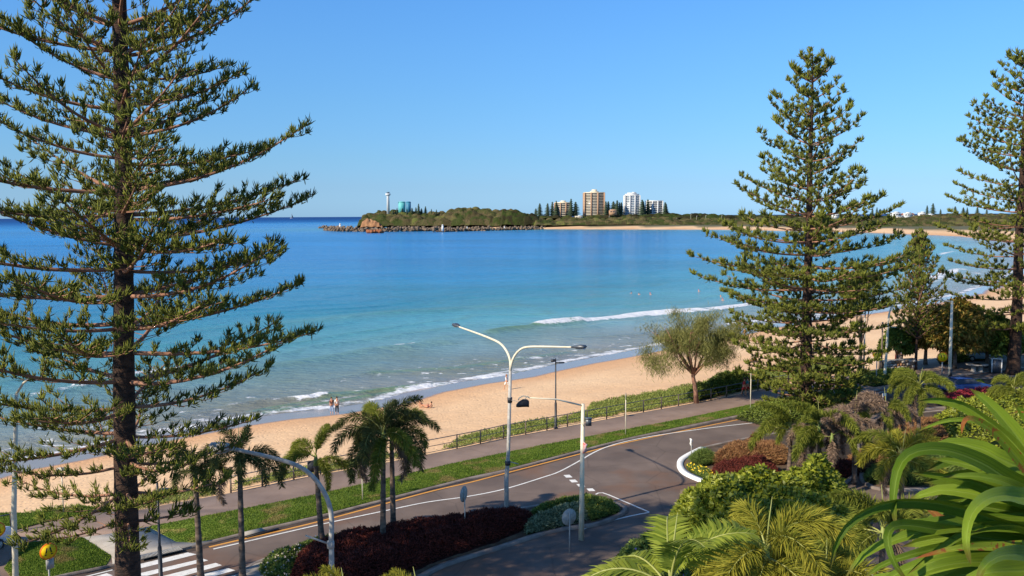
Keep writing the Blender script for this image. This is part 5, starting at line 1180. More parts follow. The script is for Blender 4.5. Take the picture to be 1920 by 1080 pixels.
# double lamp
b_ = G(950, 985, 0.12); t = empty('street_lamp', b_, 0, 'tall silver double armed street lamp standing in the dark red hedge', 'street lamp')
D = b_.y; mb = MB(); mb.tube([(0, 0, 0), (0, 0, 2.6), (0.1, 0, 2.65), tuple(Pt(957, 695, D) - b_)][:2] + [tuple(Pt(953, 850, D) - b_), tuple(Pt(957, 695, D) - b_)], [0.14, 0.12, 0.1, 0.085], 12); mb.build('pole', M['galv'], t, True)
A1 = smooth_line([tuple(p) for p in arm_path([(957, 697), (957, 678), (951, 660), (938, 644), (918, 634), (895, 625), (860, 612.5)], D, 53.9, b_)], 0.2)
A2 = smooth_line([tuple(p) for p in arm_path([(957, 697), (959, 682), (965, 667), (976, 655), (990, 650.5), (1020, 650), (1075, 651)], D, 44.9, b_)], 0.2)
for A_ in (A1, A2):
    mb = MB(); mb.tube(A_, np.linspace(0.07, 0.045, len(A_)), 8); mb.build('arm', M['white_metal'], t, True); d = A_[-1] - A_[-4]; lamp_head(t, Vector(A_[-1]), (d[0], d[1]), 0.72, 0.32, 0.2)
mb = MB(); mb.lathe([(0.13, -0.14), (0.13, 0.14)], tuple(Pt(956, 750, D) - b_), 10); mb.lathe([(0.15, -0.12), (0.15, 0.12)], tuple(Pt(952, 868, D) - b_), 10); mb.build('clamp', M['dark_metal'], t)
mb = MB(); mb.tube([Pt(957, 750, D) - b_, Pt(982, 755, D - 2) - b_], 0.012, 4); mb.tube([Pt(957, 866, D) - b_, Pt(972, 870, D) - b_], 0.03, 5); mb.build('wire', M['galv'], t)
# mast arm with black hood
b_ = G(1090, 1012, 0.0); D = b_.y; t = empty('signal_pole', b_, 0, 'cream pole with thin arm reaching left over the road and small grey box', 'pole')
tp = Pt(1093, 757, D) - b_; mb = MB(); mb.tube([(0, 0, 0), tuple(tp * 0.5), tuple(tp)], [0.15, 0.12, 0.085], 12); mb.build('pole', M['white_metal'], t, True)
mb = MB(); e_ = Pt(992, 746, D - 1.0) - b_; mb.tube([tp - Vector((0, 0, 0.1)), (tp + e_) / 2 + Vector((0, 0, 0.08)), e_], [0.045, 0.04, 0.035], 8); mb.build('arm', M['white_metal'], t, True)
mb = MB(); c = Pt(1101, 791, D) - b_; mb.box(tuple(c + Vector((0.06, -0.05, 0))), (0.30, 0.24, 0.36)); mb.box(tuple(c + Vector((0.06, -0.05, 0.2))), (0.36, 0.3, 0.04)); mb.build('control_box', M['lampgrey'], t)
mb = MB(); mb.tube([c + Vector((-0.15, -0.1, -0.25)), c + Vector((-0.32, -0.05, 0)), c + Vector((-0.2, 0, 0.3))], 0.03, 6); mb.build('cable_loop', M['white_metal'], t)
mb = MB(); c = Pt(1096, 840, D - 0.15) - b_; mb.prism([(-0.13, -0.32), (0.12, -0.22), (0.1, 0.0), (0.16, 0.2), (-0.1, 0.34), (-0.04, 0.05)], -0.01, 0.01, Matrix.Translation(c) @ Matrix.Rotation(R(90), 4, 'X')); mb.build('notice_flag', mat('red_white_notice', srgb(206, 60, 62), srgb(236, 226, 222), 0.6, 9), t)
hb = empty('signal_hood', e_ + b_, 0, 'bulky black hooded signal hanging from the end of the thin arm over the road', 'signal')
mb = MB(); V = []
for i, (x, r_, dz) in enumerate(((-0.36, 0.1, -0.26), (-0.24, 0.24, -0.22), (-0.02, 0.34, -0.16), (0.2, 0.33, -0.16), (0.3, 0.26, -0.2))):
    for k in range(10):
        a = 2 * math.pi * k / 10; V.append((x - 0.3, r_ * math.cos(a) * 0.8, dz - 0.16 + r_ * math.sin(a) * (0.75 if math.sin(a) > 0 else 0.42)))
F = [(i * 10 + k, i * 10 + (k + 1) % 10, (i + 1) * 10 + (k + 1) % 10, (i + 1) * 10 + k) for i in range(4) for k in range(10)] + [tuple(reversed(range(10))), tuple(40 + k for k in range(10))]
mb.add(V, F); mb.build('hood', M['black'], hb); mb = MB(); mb.tube([(0.02, 0, 0), (-0.1, 0, 0.08), (-0.3, 0, 0.1), (-0.5, 0, 0.0), (-0.55, 0, -0.12)], 0.03, 6); mb.tube([(-0.1, 0, 0.08), (-0.25, 0, -0.1)], 0.02, 5); mb.build('bracket', M['white_metal'], hb)
# path lamps (dark)
def path_lamp(px, pyb, pyt, z, label, headl=True):
    b_ = G(px, pyb, z); D = b_.y; h = Pt(px, pyt, D).z - z; t = empty('path_lamp', b_, 0, label, 'path lamp')
    mb = MB(); mb.lathe([(0.2, 0), (0.2, 0.05), (0.1, 0.08), (0.095, h * 0.36), (0.06, h * 0.38), (0.05, h)], n=10); mb.build('pole', M['dark_metal'], t, True)
    mb = MB(); mb.prism([(0.05, -0.12), (0.3, -0.22), (0.62, -0.14), (0.7, 0), (0.62, 0.14), (0.3, 0.22), (0.05, 0.12)], h - 0.38, h - 0.3); mb.build('lamp_head', M['dark_metal'], t)
    if headl: mb = MB(); mb.box((-0.22, -0.05, h - 0.16), (0.3, 0.26, 0.2)); mb.box((-0.05, 0, h - 0.14), (0.14, 0.05, 0.05)); mb.build('floodlight', M['dark_metal'], t)
    return t
path_lamp(1042, 803, 672, ZP, 'dark thin path lamp behind the railing post line, right of the double lamp')
path_lamp(302, 1094, 905, 0.0, 'thin black path lamp between the big pine trunk and the first palm', False)
# left mast
b_ = Vector((Pt(25, 1060, 34).x, 34, 0)); D = 34; t = empty('signal_pole', b_, 0, 'tall cream pole at the left edge with two arms near its top', 'pole')
tp = Pt(31, 738, D) - b_; mb = MB(); mb.tube([(0, 0, 0), tuple(Pt(26, 960, D) - b_), tuple(tp)], [0.13, 0.1, 0.07], 10); mb.build('pole', M['white_metal'], t, True)
mb = MB(); mb.tube([tp - Vector((0, 0, 0.3)), Pt(122, 797, D - 2) - b_], [0.06, 0.045], 8); mb.build('arm', M['white_metal'], t); mb = MB(); mb.tube([tp, Pt(44, 718, D) - b_, Pt(60, 707, D) - b_, Pt(70, 712, D) - b_], [0.05, 0.045, 0.04, 0.03], 8); mb.build('arm', M['white_metal'], t)
# lamps on the right
b_ = G(1658, 716, 0.1); D = b_.y; t = empty('street_lamp', b_, 0, 'pale lamp pole with a curled top beside the left yellow pedestrian sign', 'street lamp')
pth = smooth_line([(0, 0, 0)] + [tuple(Pt(x, y, D) - b_) for x, y in ((1662, 660), (1665, 610), (1668, 585), (1675, 571), (1689, 565))], 0.3)
mb = MB(); mb.tube(pth, np.linspace(0.15, 0.08, len(pth)), 9); mb.build('pole', M['white_metal'], t, True); lamp_head(t, Vector(pth[-1]), (1, 0), 0.6, 0.3, 0.16)
mb = MB(); mb.tube([Pt(1666, 612, D) - b_, Pt(1680, 614, D) - b_], 0.04, 5); mb.build('side_arm', M['white_metal'], t)
b_ = G(1780, 722, 0.1); D = b_.y; t = empty('street_lamp', b_, 0, 'white pole with straight left arm and dark band, beside the right yellow sign', 'street lamp')
tp = Pt(1785, 564, D) - b_; mb = MB(); mb.tube([(0, 0, 0), tuple(tp)], [0.17, 0.11], 10); mb.build('pole', M['white_metal'], t, True); mb = MB(); mb.tube([tp - Vector((0, 0, 0.1)), Pt(1751, 561, D) - b_], 0.07, 7); mb.build('arm', M['white_metal'], t)
c1, c2 = Pt(1781, 706, D) - b_, Pt(1782, 692, D) - b_; mb = MB(); mb.tube([c1, c2], 0.19, 10); mb.build('dark_band', M['dark_metal'], t)
b_ = G(1612, 712, 0.1); D = b_.y
for dx, lb in ((0, 'left one of two thin upright poles right of the large pine'), (5, 'right one of two thin upright poles right of the large pine')):
    b_ = G(1614 + dx, 706, 0.1); t = empty('thin_pole', b_, 0, lb, 'pole'); mb = MB(); mb.tube([(0, 0, 0), (0, 0, 6.2 + dx * 0.1)], [0.1, 0.07], 7); mb.build('shaft', M['galv' if dx else 'fence_wood'], t, True); mb = MB(); mb.lathe([(0.1, 6.2 + dx * .1), (0.1, 6.3 + dx * .1)], n=8); mb.build('cap', M['galv'], t)
b_ = G(1652, 706, 0.1); t = empty('thin_pole', b_, 0, 'thin dark pole between the left yellow sign and the curled lamp', 'pole'); mb = MB(); mb.tube([(0, 0, 0), (0, 0, 5.6)], [0.1, 0.07], 7); mb.build('shaft', M['fence_wood'], t, True); mb = MB(); mb.lathe([(0.1, 5.6), (0.1, 5.7)], n=8); mb.build('cap', M['galv'], t)

# ================================================================= signs
yel = mat('sign_yellow', srgb(252, 212, 4), srgb(255, 218, 10), 0.4, 2); ora = mat('sign_orange', srgb(238, 120, 20), srgb(244, 132, 28), 0.4, 2); ink = mat('sign_black', srgb(20, 20, 20), None, 0.6)
def ped_sign(b_, zc, r, yaw, label, pr=0.035, skirt=False):
    t = empty('pedestrian_sign', b_, 0, label, 'road sign'); Mx = Matrix.Translation((0, 0, zc)) @ Matrix.Rotation(yaw, 4, 'Z') @ Matrix.Rotation(R(90), 4, 'X')
    circ = lambda q, n=28: [(q * math.cos(2 * math.pi * k / n), q * math.sin(2 * math.pi * k / n)) for k in range(n)]
    mb = MB(); mb.tube([(0, 0, 0), (0, 0, zc)], pr, 8); mb.build('post', M['galv'], t, True)
    mb = MB(); mb.prism(circ(r), 0.04, 0.06, Mx); mb.build('orange_rim', ora, t)
    mb = MB(); mb.prism(circ(r * 0.85), 0.0601, 0.068, Mx); f = mb.build('yellow_disc', yel, t)
    mb = MB()
    for s_ in (-1, 1):   # walking legs symbol
        mb.prism([(s_ * 0.10 * r, 0.45 * r), (s_ * 0.24 * r, 0.45 * r), (s_ * 0.40 * r, -0.18 * r), (s_ * 0.24 * r, -0.2 * r)][::(1 if s_ < 0 else -1)], 0.0682, 0.074, Mx)
        mb.prism([(s_ * 0.22 * r, -0.34 * r), (s_ * 0.42 * r, -0.28 * r), (s_ * 0.5 * r, -0.4 * r), (s_ * 0.28 * r, -0.46 * r)][::(1 if s_ > 0 else -1)], 0.0682, 0.074, Mx)
    mb.build('legs_symbol', ink, f)
    if skirt:
        mb = MB(); mb.box((0.05, 0.02, zc - r - 0.22), (0.36, 0.03, 0.42), yaw + 0.3); mb.build('lower_plate', M['galv'], t)
    return t
ped_sign(Vector((Pt(90, 1033, 36).x, 36, 0)), Pt(90, 1033, 36).z, 0.35, R(48), 'yellow pedestrian crossing sign with orange rim over the lawn at lower left', skirt=True)
ped_sign(Vector((Pt(-6, 993, 39).x, 39, 0)), Pt(-3, 993, 39).z, 0.35, R(48), 'yellow and orange sign cut off by the left edge')
b_ = G(1766, 704, 0.1); ped_sign(b_, Pt(1766, 671, b_.y).z, 0.53, R(-8), 'round yellow pedestrian sign on a pale post left of the white pole on the right', 0.06)
b_ = G(1643, 718, 0.1); ped_sign(b_, Pt(1645, 665, b_.y).z, 0.46, R(-12), 'round yellow pedestrian sign partly behind leaves, right of the large pine', 0.06)
def round_back(b_, zc, r, yaw, label):
    t = empty('round_sign', b_, 0, label, 'road sign'); Mx = Matrix.Translation((0, 0, zc)) @ Matrix.Rotation(yaw, 4, 'Z') @ Matrix.Rotation(R(90), 4, 'X')
    mb = MB(); mb.tube([(0, 0, 0), (0, 0, zc + r * 0.7)], 0.032, 8); mb.build('post', M['galv'], t, True)
    mb = MB(); mb.prism([(r * math.cos(2 * math.pi * k / 26), r * math.sin(2 * math.pi * k / 26)) for k in range(26)], -0.06, -0.045, Mx); mb.build('sign_back', M['galv'], t)
    mb = MB(); mb.box((0, -0.02 if False else 0.03, zc + 0.12), (r * 1.2, 0.02, 0.03), yaw); mb.box((0, 0.03, zc - 0.12), (r * 1.2, 0.02, 0.03), yaw); mb.build('bracket', M['galv'], t)
b_ = G(872, 1012, 0.1); round_back(b_, Pt(875, 930, b_.y).z, 0.42, R(66), 'grey back of a narrow seen round sign standing in the dark red hedge')
b_ = G(1068, 1037, 0.0); round_back(b_, Pt(1072, 970, b_.y).z, 0.43, R(30), 'grey back of a round sign just left of the cream signal pole')
# small posts along the verge
def post_sign(px, pyb, pyt, label, kind, z=ZP):
    b_ = G(px, pyb, z); D = b_.y; h = Pt(px, pyt, D).z - z; t = empty('verge_post', b_, 0, label, 'post')
    mb = MB(); mb.tube([(0, 0, 0), (0, 0, h)], 0.035, 7); mb.build('post', M['white_metal'], t, True); mb = MB()
    if kind == 'plate': mb.box((0, -0.05, h - 0.22), (0.12, 0.03, 0.5), R(70)); m_ = M['lampgrey']
    elif kind == 'horn': mb.box((-0.08, 0, h), (0.22, 0.12, 0.14), 0.4); mb.box((0.12, 0, h + 0.02), (0.14, 0.16, 0.18), -0.3); mb.box((0, 0, h - 0.16), (0.14, 0.1, 0.1)); m_ = M['galv']
    else: mb.box((0, 0, h - 0.1), (0.5, 0.03, 0.24), R(20)); m_ = M['galv']
    mb.build('fitting', m_, t); return t
post_sign(680, 938, 862, 'thin pale post with small white fittings on the grass behind the paired palms', 'horn')
post_sign(1173, 815, 738, 'thin white post with narrow dark plate on the grass in front of the railing', 'plate')
post_sign(1407, 769, 700, 'thin white post on the grass strip just left of the large pine', 'plate')
post_sign(119, 962, 877, 'thin post with a small grey sign on the sandy verge behind the big pine', 'board', 0.1)
# arrow marker on the corner island
b_ = G(1296, 860, 0.1); D = b_.y; t = empty('arrow_marker', b_, 0, 'slim white marker plate on a thin post at the tip of the corner island', 'road sign')
h = Pt(1296, 822, D).z - 0.1; mb = MB(); mb.tube([(0, 0, 0), (0, 0, h * 0.9)], 0.03, 7); mb.build('post', M['galv'], t, True)
mb = MB(); mb.prism([(-0.12, h), (0.03, h * 0.98), (0.1, h * 0.86), (-0.01, h * 0.76), (0.1, h * 0.58), (0.02, h * 0.54), (-0.12, h * 0.74), (-0.08, h * 0.86)], -0.015, 0.015, Matrix.Rotation(R(90), 4, 'X')); mb.build('plate', M['white_kerb'], t)
for px, pyb, pyt, lb, m_ in ((1657, 762, 738, 'small red and white sign seen through the palm fronds on the right', None), (1786, 748, 724, 'small black and white sign beside the crimson shrubs', None)):
    b_ = G(px, pyb, 0.1); D = b_.y; h = Pt(px, pyt, D).z; t = empty('small_sign', b_, 0, lb, 'road sign'); mb = MB(); mb.tube([(0, 0, 0), (0, 0, h)], 0.035, 6); mb.build('post', M['galv'], t)
    mb = MB(); mb.box((0, -0.06, h - 0.45), (0.36, 0.03, 0.8)); mb.build('plate', M['white_kerb'], t); mb = MB(); mb.box((0.04, -0.085, h - 0.5), (0.2, 0.02, 0.4)); mb.build('symbol', ora if px < 1700 else ink, t)
# dark board on the railing
b_ = G(590, 891, ZP); t = empty('notice_board', b_, math.atan2(fp_[6].y - fp_[4].y, fp_[6].x - fp_[4].x), 'dark low notice board beside the railing behind the palms', 'board')
mb = MB(); mb.box((0, 0, 0.62), (0.95, 0.1, 0.75)); mb.build('panel', M['dark_metal'], t); mb = MB(); mb.box((-0.4, 0, 0.12), (0.08, 0.08, 0.26)); mb.build('leg', M['dark_metal'], t); link('leg', bpy.data.meshes['leg'], t, (0.8, 0, 0))

# ================================================================= plaza things on the right
b_ = G(1866, 697, 0.12); D = b_.y; s = D / FPX; t = empty('kiosk', b_, R(-12), 'small grey kiosk cabinet with white edges beside the right hand pine trunk', 'kiosk')
w, h = 17 * s, 25 * s
mb = MB(); mb.box((0, 0, h / 2), (w, w * 0.9, h)); mb.build('cabinet', M['lampgrey'], t)
fr_ = MB(); fr_.box((0, 0, h / 2), (0.1, 0.1, h + 0.04)); fm = fr_.mesh('corner_trim', M['white_kerb'])
for x_, y_ in ((-w / 2, -w * .45), (w / 2, -w * .45), (w / 2, w * .45)): link('corner_trim', fm, t, (x_, y_, 0))
mb = MB(); mb.box((0, 0, h + 0.05), (w * 1.15, w * 1.05, 0.1)); mb.build('roof', M['whitewall'], t)
for px, lb in ((1825, 'left concrete picnic table under the trees on the plaza'), (1838, 'right concrete picnic table under the trees on the plaza')):
    b_ = G(px, 697, 0.12); t = empty('picnic_table', b_, 0, lb, 'table', 'concrete tables on the plaza')
    mb = MB(); mb.lathe([(0.35, 0), (0.25, 0.15), (0.22, 0.6), (0.4, 0.72)], n=10); mb.build('pedestal', M['concrete'], t); mb = MB(); mb.lathe([(0.75, 0.72), (0.78, 0.84)], n=14); mb.build('tabletop', M['concrete'], t)
# stone retaining wall of separate stones
w0, w1 = G(1650, 699, 0.12), G(1714, 694, 0.12); t = empty('stone_wall', w0, math.atan2(w1.y - w0.y, w1.x - w0.x), 'low wall of brown and grey stones behind the left yellow sign', 'wall')
Lw = (w1 - w0).length; mb = MB(); mb.box((Lw / 2, 0.12, 0.6), (Lw, 0.3, 1.16)); mb.build('backing', M['rock'], t)
stm = [MB().box((0, 0, 0), (0.5, 0.3, 0.26)).mesh('stone', M['rock']), MB().box((0, 0, 0), (0.36, 0.3, 0.26)).mesh('stone', M['cliff']), MB().box((0, 0, 0), (0.44, 0.32, 0.24)).mesh('stone', M['concrete'])]
g = np.random.default_rng(5)
for r_ in range(4):
    x = 0.2 + (r_ % 2) * 0.15
    while x < Lw - 0.3:
        k = int(g.integers(0, 3)); link('stone', stm[k], t, (x + 0.2, -0.06 - g.random() * 0.05, 0.15 + r_ * 0.3)); x += (0.54, 0.4, 0.48)[k]
mb = MB(); mb.box((Lw / 2, 0.1, 1.24), (Lw + 0.1, 0.5, 0.1)); mb.build('coping', M['concrete'], t)

# ---- cars
def car(b_, yaw, paint, label, van=False):
    t = empty('parked_car', b_, yaw, label, 'van' if van else 'car'); L_, w = (4.9, 1.85) if van else (4.5, 1.78)
    side = [(-L_ / 2, 0.35), (-L_ / 2, 1.0), (-L_ / 2 + 0.1, 1.95), (0.9, 2.0), (1.5, 1.2), (L_ / 2 - 0.1, 1.0), (L_ / 2, 0.7), (L_ / 2, 0.35)] if van else [(-L_ / 2, 0.35), (-L_ / 2, 0.85), (-L_ / 2 + 0.15, 0.98), (L_ / 2 - 0.9, 0.98), (L_ / 2 - 0.05, 0.8), (L_ / 2, 0.35)]
    Rx = Matrix.Rotation(R(90), 4, 'X')
    mb = MB(); mb.prism(side[::-1], -w / 2, w / 2, Rx); bd = mb.build('body', paint, t); md = bd.modifiers.new('b', 'BEVEL'); md.width = 0.09; md.segments = 3
    if not van:
        mb = MB(); z0, z1 = 0.97, 1.42
        V = [(-1.75, -.8, z0), (1.15, -.8, z0), (1.15, .8, z0), (-1.75, .8, z0), (-1.25, -.62, z1), (0.35, -.62, z1), (0.35, .62, z1), (-1.25, .62, z1)]
        mb.add(V, [(0, 1, 5, 4), (1, 2, 6, 5), (2, 3, 7, 6), (3, 0, 4, 7)]); mb.build('windows', M['dglass'], t)
        mb = MB(); mb.box((-0.45, 0, z1 + 0.02), (1.7, 1.3, 0.05)); mb.build('roof', paint, t)
    else:
        mb = MB(); mb.box((0.2, 0, 1.5), (1.2, w + 0.02, 0.5)); mb.box((-L_ / 2 + 0.04, 0, 1.5), (0.06, 1.4, 0.5)); mb.build('windows', M['dglass'], t)
    wh = MB(); wh.lathe([(0.33, -0.11), (0.33, 0.11)], n=18); V = np.concatenate(wh.V); wh.V = [V[:, [0, 2, 1]]]; wm_ = wh.mesh('wheel', M['black'], True); hb_ = MB(); hb_.lathe([(0.2, -0.12), (0.2, 0.12)], n=12); V = np.concatenate(hb_.V); hb_.V = [V[:, [0, 2, 1]]]; hm_ = hb_.mesh('rim', M['galv'])
    for x_ in (-1.4, 1.4):
        for y_ in (-w / 2 + 0.06, w / 2 - 0.06): o_ = link('wheel', wm_, t, (x_, y_, 0.33)); link('rim', hm_, o_)
    lm = MB().box((0, 0, 0), (0.06, 0.35, 0.14)); m1_ = lm.mesh('headlight', M['lens']); m2_ = lm.mesh('tail_light', mat('tail_red', srgb(150, 20, 20), None, 0.3))
    for y_ in (-0.62, 0.62): link('headlight', m1_, t, (L_ / 2 + 0.005, y_, 0.68)); link('tail_light', m2_, t, (-L_ / 2 - 0.005, y_, 0.85))
    return t
cpaint = lambda n, c: mat(n, srgb(*c), None, 0.25, spec=0.6)
car(G(-72, 1052, 0.0) , R(80), cpaint('white_car_paint', (226, 226, 228)), 'white van cut off by the left edge below the footpath', True)
car(G(1842, 676, 0.12), R(170), cpaint('pale_blue_paint', (130, 160, 176)), 'pale blue car shaded under the trees left of the grey kiosk')
car(G(1808, 736, 0.0), R(12), cpaint('blue_paint', (40, 70, 130)), 'deep blue car, only its roof showing among the shrubs on the right')

# ---- rocks by the garden
for (px, py, w, lb) in ((1243, 994, 0.9, 'flat pale boulder at the left end of the large green shrub'), (1292, 928, 0.95, 'grey brown boulder on the road edge above the green shrub')):
    p = G(px, py, 0.1); mb = MB(); mb.sphere((0, 0, 0.1), w * 0.55, 9, 6, (1.2, 0.8, 0.65), 0.12, int(px)); o_ = mb.build('boulder', M['concrete'] if px < 1250 else M['rock'], None, False, p); tag(o_, lb, 'boulder')

# ================================================================= people
skin = mat('skin', srgb(196, 140, 108), srgb(206, 152, 118), 0.6, 3)
def skin_mesh(name, J, E, m, parent, sub=1):
    """J: list of (x,y,z,r)"""
    me = bpy.data.meshes.new(name + '_cage'); me.from_pydata([j[:3] for j in J], E, []); o_ = bpy.data.objects.new(name + '_cage', me); COL.objects.link(o_)
    o_.modifiers.new('s', 'SKIN'); sv = me.skin_vertices[0].data
    for i, j in enumerate(J): r_ = j[3]; sv[i].radius = (r_, r_ if len(j) < 5 else j[4])
    sv[0].use_root = True
    o_.modifiers.new('d', 'SUBSURF').levels = sub; o_.modifiers['d'].render_levels = sub
    dg = bpy.context.evaluated_depsgraph_get(); m2 = bpy.data.meshes.new_from_object(o_.evaluated_get(dg)); m2.materials.clear(); m2.materials.append(m)
    for p in m2.polygons: p.use_smooth = True
    bpy.data.objects.remove(o_); return link(name, m2, parent)
def chain(J, E, root, pts):
    i = root
    for p in pts: J.append(p); E.append((i, len(J) - 1)); i = len(J) - 1
    return i
def person(b_, yaw, label, top, bottom, hair, stride=0.2, H=1.72, armswing=0.2, dress=False, long_hair=False, bare=False, shorts=False):
    t = empty('person', b_, yaw, label, 'person'); k = H / 1.75
    hipz = 0.92; J = [(0, 0, hipz, 0.13, 0.11)]; E = []
    ch = chain(J, E, 0, [(0, 0, 1.1, 0.12, 0.1), (0.01, 0, 1.3, 0.15, 0.11), (0.02, 0, 1.44, 0.09, 0.08)]); chest = 2
    chain(J, E, ch, [(0.03, 0, 1.53, 0.05), (0.04, 0, 1.62, 0.085), (0.04, 0, 1.72, 0.075)])
    legs = []; arms = []
    for s_ in (-1, 1):
        f = stride * s_; L1 = [(f * 0.15, s_ * 0.09, hipz - 0.08, 0.095), (f * 0.6, s_ * 0.1, 0.5, 0.062), (f * 0.7 - (0.06 if s_ < 0 else 0), s_ * 0.1, 0.12, 0.042), (f * 0.7 + 0.02, s_ * 0.1, 0.045, 0.04), (f * 0.7 + 0.17, s_ * 0.11, 0.03, 0.028)]
        chain(J, E, 0, L1); legs.append(L1); q = -armswing * s_
        A1_ = [(0.02, s_ * 0.17, 1.41, 0.055), (q * 0.5, s_ * 0.21, 1.15, 0.043), (q + 0.05, s_ * 0.2, 0.9, 0.032), (q + 0.07, s_ * 0.2, 0.84, 0.03)]
        e_ = chain(J, E, 3, A1_); arms.append(A1_); w_ = A1_[-1]
        for j_, (dx, dl) in enumerate(((-0.03, 0.075), (-0.01, 0.085), (0.01, 0.08), (0.03, 0.07))): chain(J, E, e_, [(w_[0] + dx, s_ * 0.2, w_[2] - 0.05, 0.011), (w_[0] + dx * 1.2 + 0.01, s_ * 0.195, w_[2] - 0.05 - dl * 0.6, 0.009)])
        chain(J, E, e_, [(w_[0] + 0.045, s_ * 0.185, w_[2] - 0.02, 0.012), (w_[0] + 0.06, s_ * 0.18, w_[2] - 0.055, 0.01)])
    S = lambda JJ: [tuple(c * k for c in j) for j in JJ]
    skin_mesh('body', S(J), E, skin, t)
    if not bare:
        J2 = [(0, 0, 0.98, 0.15, 0.125)]; E2 = []; c_ = chain(J2, E2, 0, [(0, 0, 1.15, 0.145, 0.12), (0.01, 0, 1.32, 0.17, 0.13), (0.02, 0, 1.45, 0.09, 0.08)])
        for a_ in arms: chain(J2, E2, 2, [(0.02, a_[0][1], 1.4, 0.075), (a_[1][0], a_[1][1], 1.17, 0.06)])
        skin_mesh('shirt', S(J2), E2, top, t)
    J3 = [(0, 0, 0.95, 0.145, 0.125)]; E3 = []
    for l_ in legs: chain(J3, E3, 0, [(l_[0][0], l_[0][1], 0.84, 0.115), (l_[1][0], l_[1][1], 0.55 if shorts else 0.5, 0.085)] + ([] if shorts else [(l_[2][0], l_[2][1], 0.14, 0.065)]))
    skin_mesh('trousers', S(J3), E3, bottom, t)
    mb = MB(); mb.sphere((0.015 * k, 0, 1.69 * k), 0.105 * k, 10, 8, (1.02, 0.95, 1.0)); mb.n
    if long_hair: mb.sphere((-0.05 * k, 0, 1.58 * k), 0.1 * k, 8, 6, (0.6, 0.95, 1.6))
    mb.build('hair', hair, t, True)
    mb = MB(); mb.sphere((0.13 * k, 0, 1.635 * k), 0.014 * k, 6, 4, (1, 0.8, 1.5)); mb.build('nose', skin, t, True)
    return t
cl = lambda n, c: mat(n, srgb(*c), None, 0.8)
white_c = cl('white_cloth', (226, 224, 222)); rust = cl('rust_cloth', (120, 66, 56)); pale_blue = cl('pale_denim', (150, 172, 206)); dark_c = cl('dark_cloth', (40, 38, 44)); red_c = cl('red_cloth', (196, 50, 48)); brownhair = cl('brown_hair', (64, 42, 30)); darkhair = cl('dark_hair', (34, 28, 26)); teal_c = cl('teal_cloth', (40, 150, 160)); yellow_c = cl('orange_cloth', (226, 150, 50))
def at_beach(px, py):
    p = G(px, py, -3.0)
    for _ in range(6): p = G(px, py, hz(p.x, p.y))
    return p
person(at_beach(622, 774.5), R(-70), 'woman in rust top and pale blue trousers, left of the couple at the water', rust, pale_blue, brownhair, 0.12, 1.66, long_hair=True)
person(at_beach(632, 775.5), R(-75), 'man in white shirt and dark trousers, right of the couple at the water', white_c, dark_c, darkhair, 0.2, 1.76)
person(at_beach(950, 731), R(150), 'person in white walking on the wet sand beside the double lamp pole', white_c, white_c, cl('fair_hair', (150, 110, 80)), 0.35, 1.76, shorts=True)
person(G(1401, 741, ZP), R(-30), 'walker in teal and red on the footpath behind the white post', teal_c, red_c, darkhair, 0.25, 1.7, shorts=True)
person(G(1395, 742, ZP), R(-30), 'walker in red shorts on the footpath, left of the one in teal', red_c, red_c, brownhair, 0.25, 1.7, shorts=True)
person(at_beach(1396, 634), R(20), 'person in orange on the sand between the she-oak and the large pine', yellow_c, red_c, darkhair, 0.2, 1.7, shorts=True)
for i, (px, py, a_, b2_, lb) in enumerate(((1681, 679, white_c, red_c, 'person in white and red standing under the trees behind the stone wall'), (1686, 678, pale_blue, white_c, 'person in pale blue in the middle of the group under the trees'), (1691, 680, white_c, dark_c, 'person in white beside the palm trunk under the trees'))):
    person(G(px, py, 0.15), R(-90 + 40 * i), lb, a_, b2_, darkhair, 0.08, 1.7)
def sunbather(p, yaw, label, wear, sit=0.5, towel=None):
    t = empty('person', p, yaw, label, 'person'); J = [(0, 0, 0.13, 0.13, 0.11)]; E = []
    c_ = chain(J, E, 0, [(-0.22, 0, 0.2 + 0.3 * sit, 0.12, 0.1), (-0.4, 0, 0.26 + 0.62 * sit, 0.15, 0.1), (-0.46, 0, 0.32 + 0.8 * sit, 0.06)]); chain(J, E, c_, [(-0.46, 0, 0.42 + 0.85 * sit, 0.09), (-0.47, 0, 0.5 + 0.85 * sit, 0.07)])
    for s_ in (-1, 1):
        chain(J, E, 0, [(0.12, s_ * 0.1, 0.14, 0.09), (0.45, s_ * 0.12, 0.34, 0.06), (0.72, s_ * 0.12, 0.1, 0.04), (0.86, s_ * 0.12, 0.05, 0.03)])
        e_ = chain(J, E, 2, [(-0.42, s_ * 0.19, 0.24 + 0.6 * sit, 0.05), (-0.5, s_ * 0.24, 0.28, 0.04), (-0.4, s_ * 0.25, 0.08, 0.03)])
        for f_ in (-0.03, -0.01, 0.01, 0.03): chain(J, E, e_, [(-0.33, s_ * 0.25 + f_, 0.05, 0.011), (-0.29, s_ * 0.25 + f_ * 1.3, 0.04, 0.009)])
        chain(J, E, e_, [(-0.37, s_ * 0.21, 0.06, 0.012)])
    skin_mesh('body', J, E, skin, t); J2 = [(0.02, 0, 0.14, 0.145, 0.125), (-0.22, 0, 0.2 + 0.3 * sit, 0.14, 0.12), (-0.4, 0, 0.26 + 0.6 * sit, 0.165, 0.12)]; skin_mesh('swimwear', J2, [(0, 1), (1, 2)], wear, t)
    mb = MB(); mb.sphere((-0.49, 0, 0.5 + 0.85 * sit), 0.1, 8, 6); mb.build('hair', brownhair, t, True)
    if towel: tag(MB().box((0.15, 0, 0.02), (1.9, 0.8, 0.04), yaw).build('beach_towel', towel, None, False, p), label.replace('person', 'towel under the person').replace('sunbather', 'towel under the sunbather'), 'towel')
    return t
sunbather(at_beach(795, 764), R(20), 'bare skinned sunbather sitting on the open sand above the paired palms', skin, 0.45)
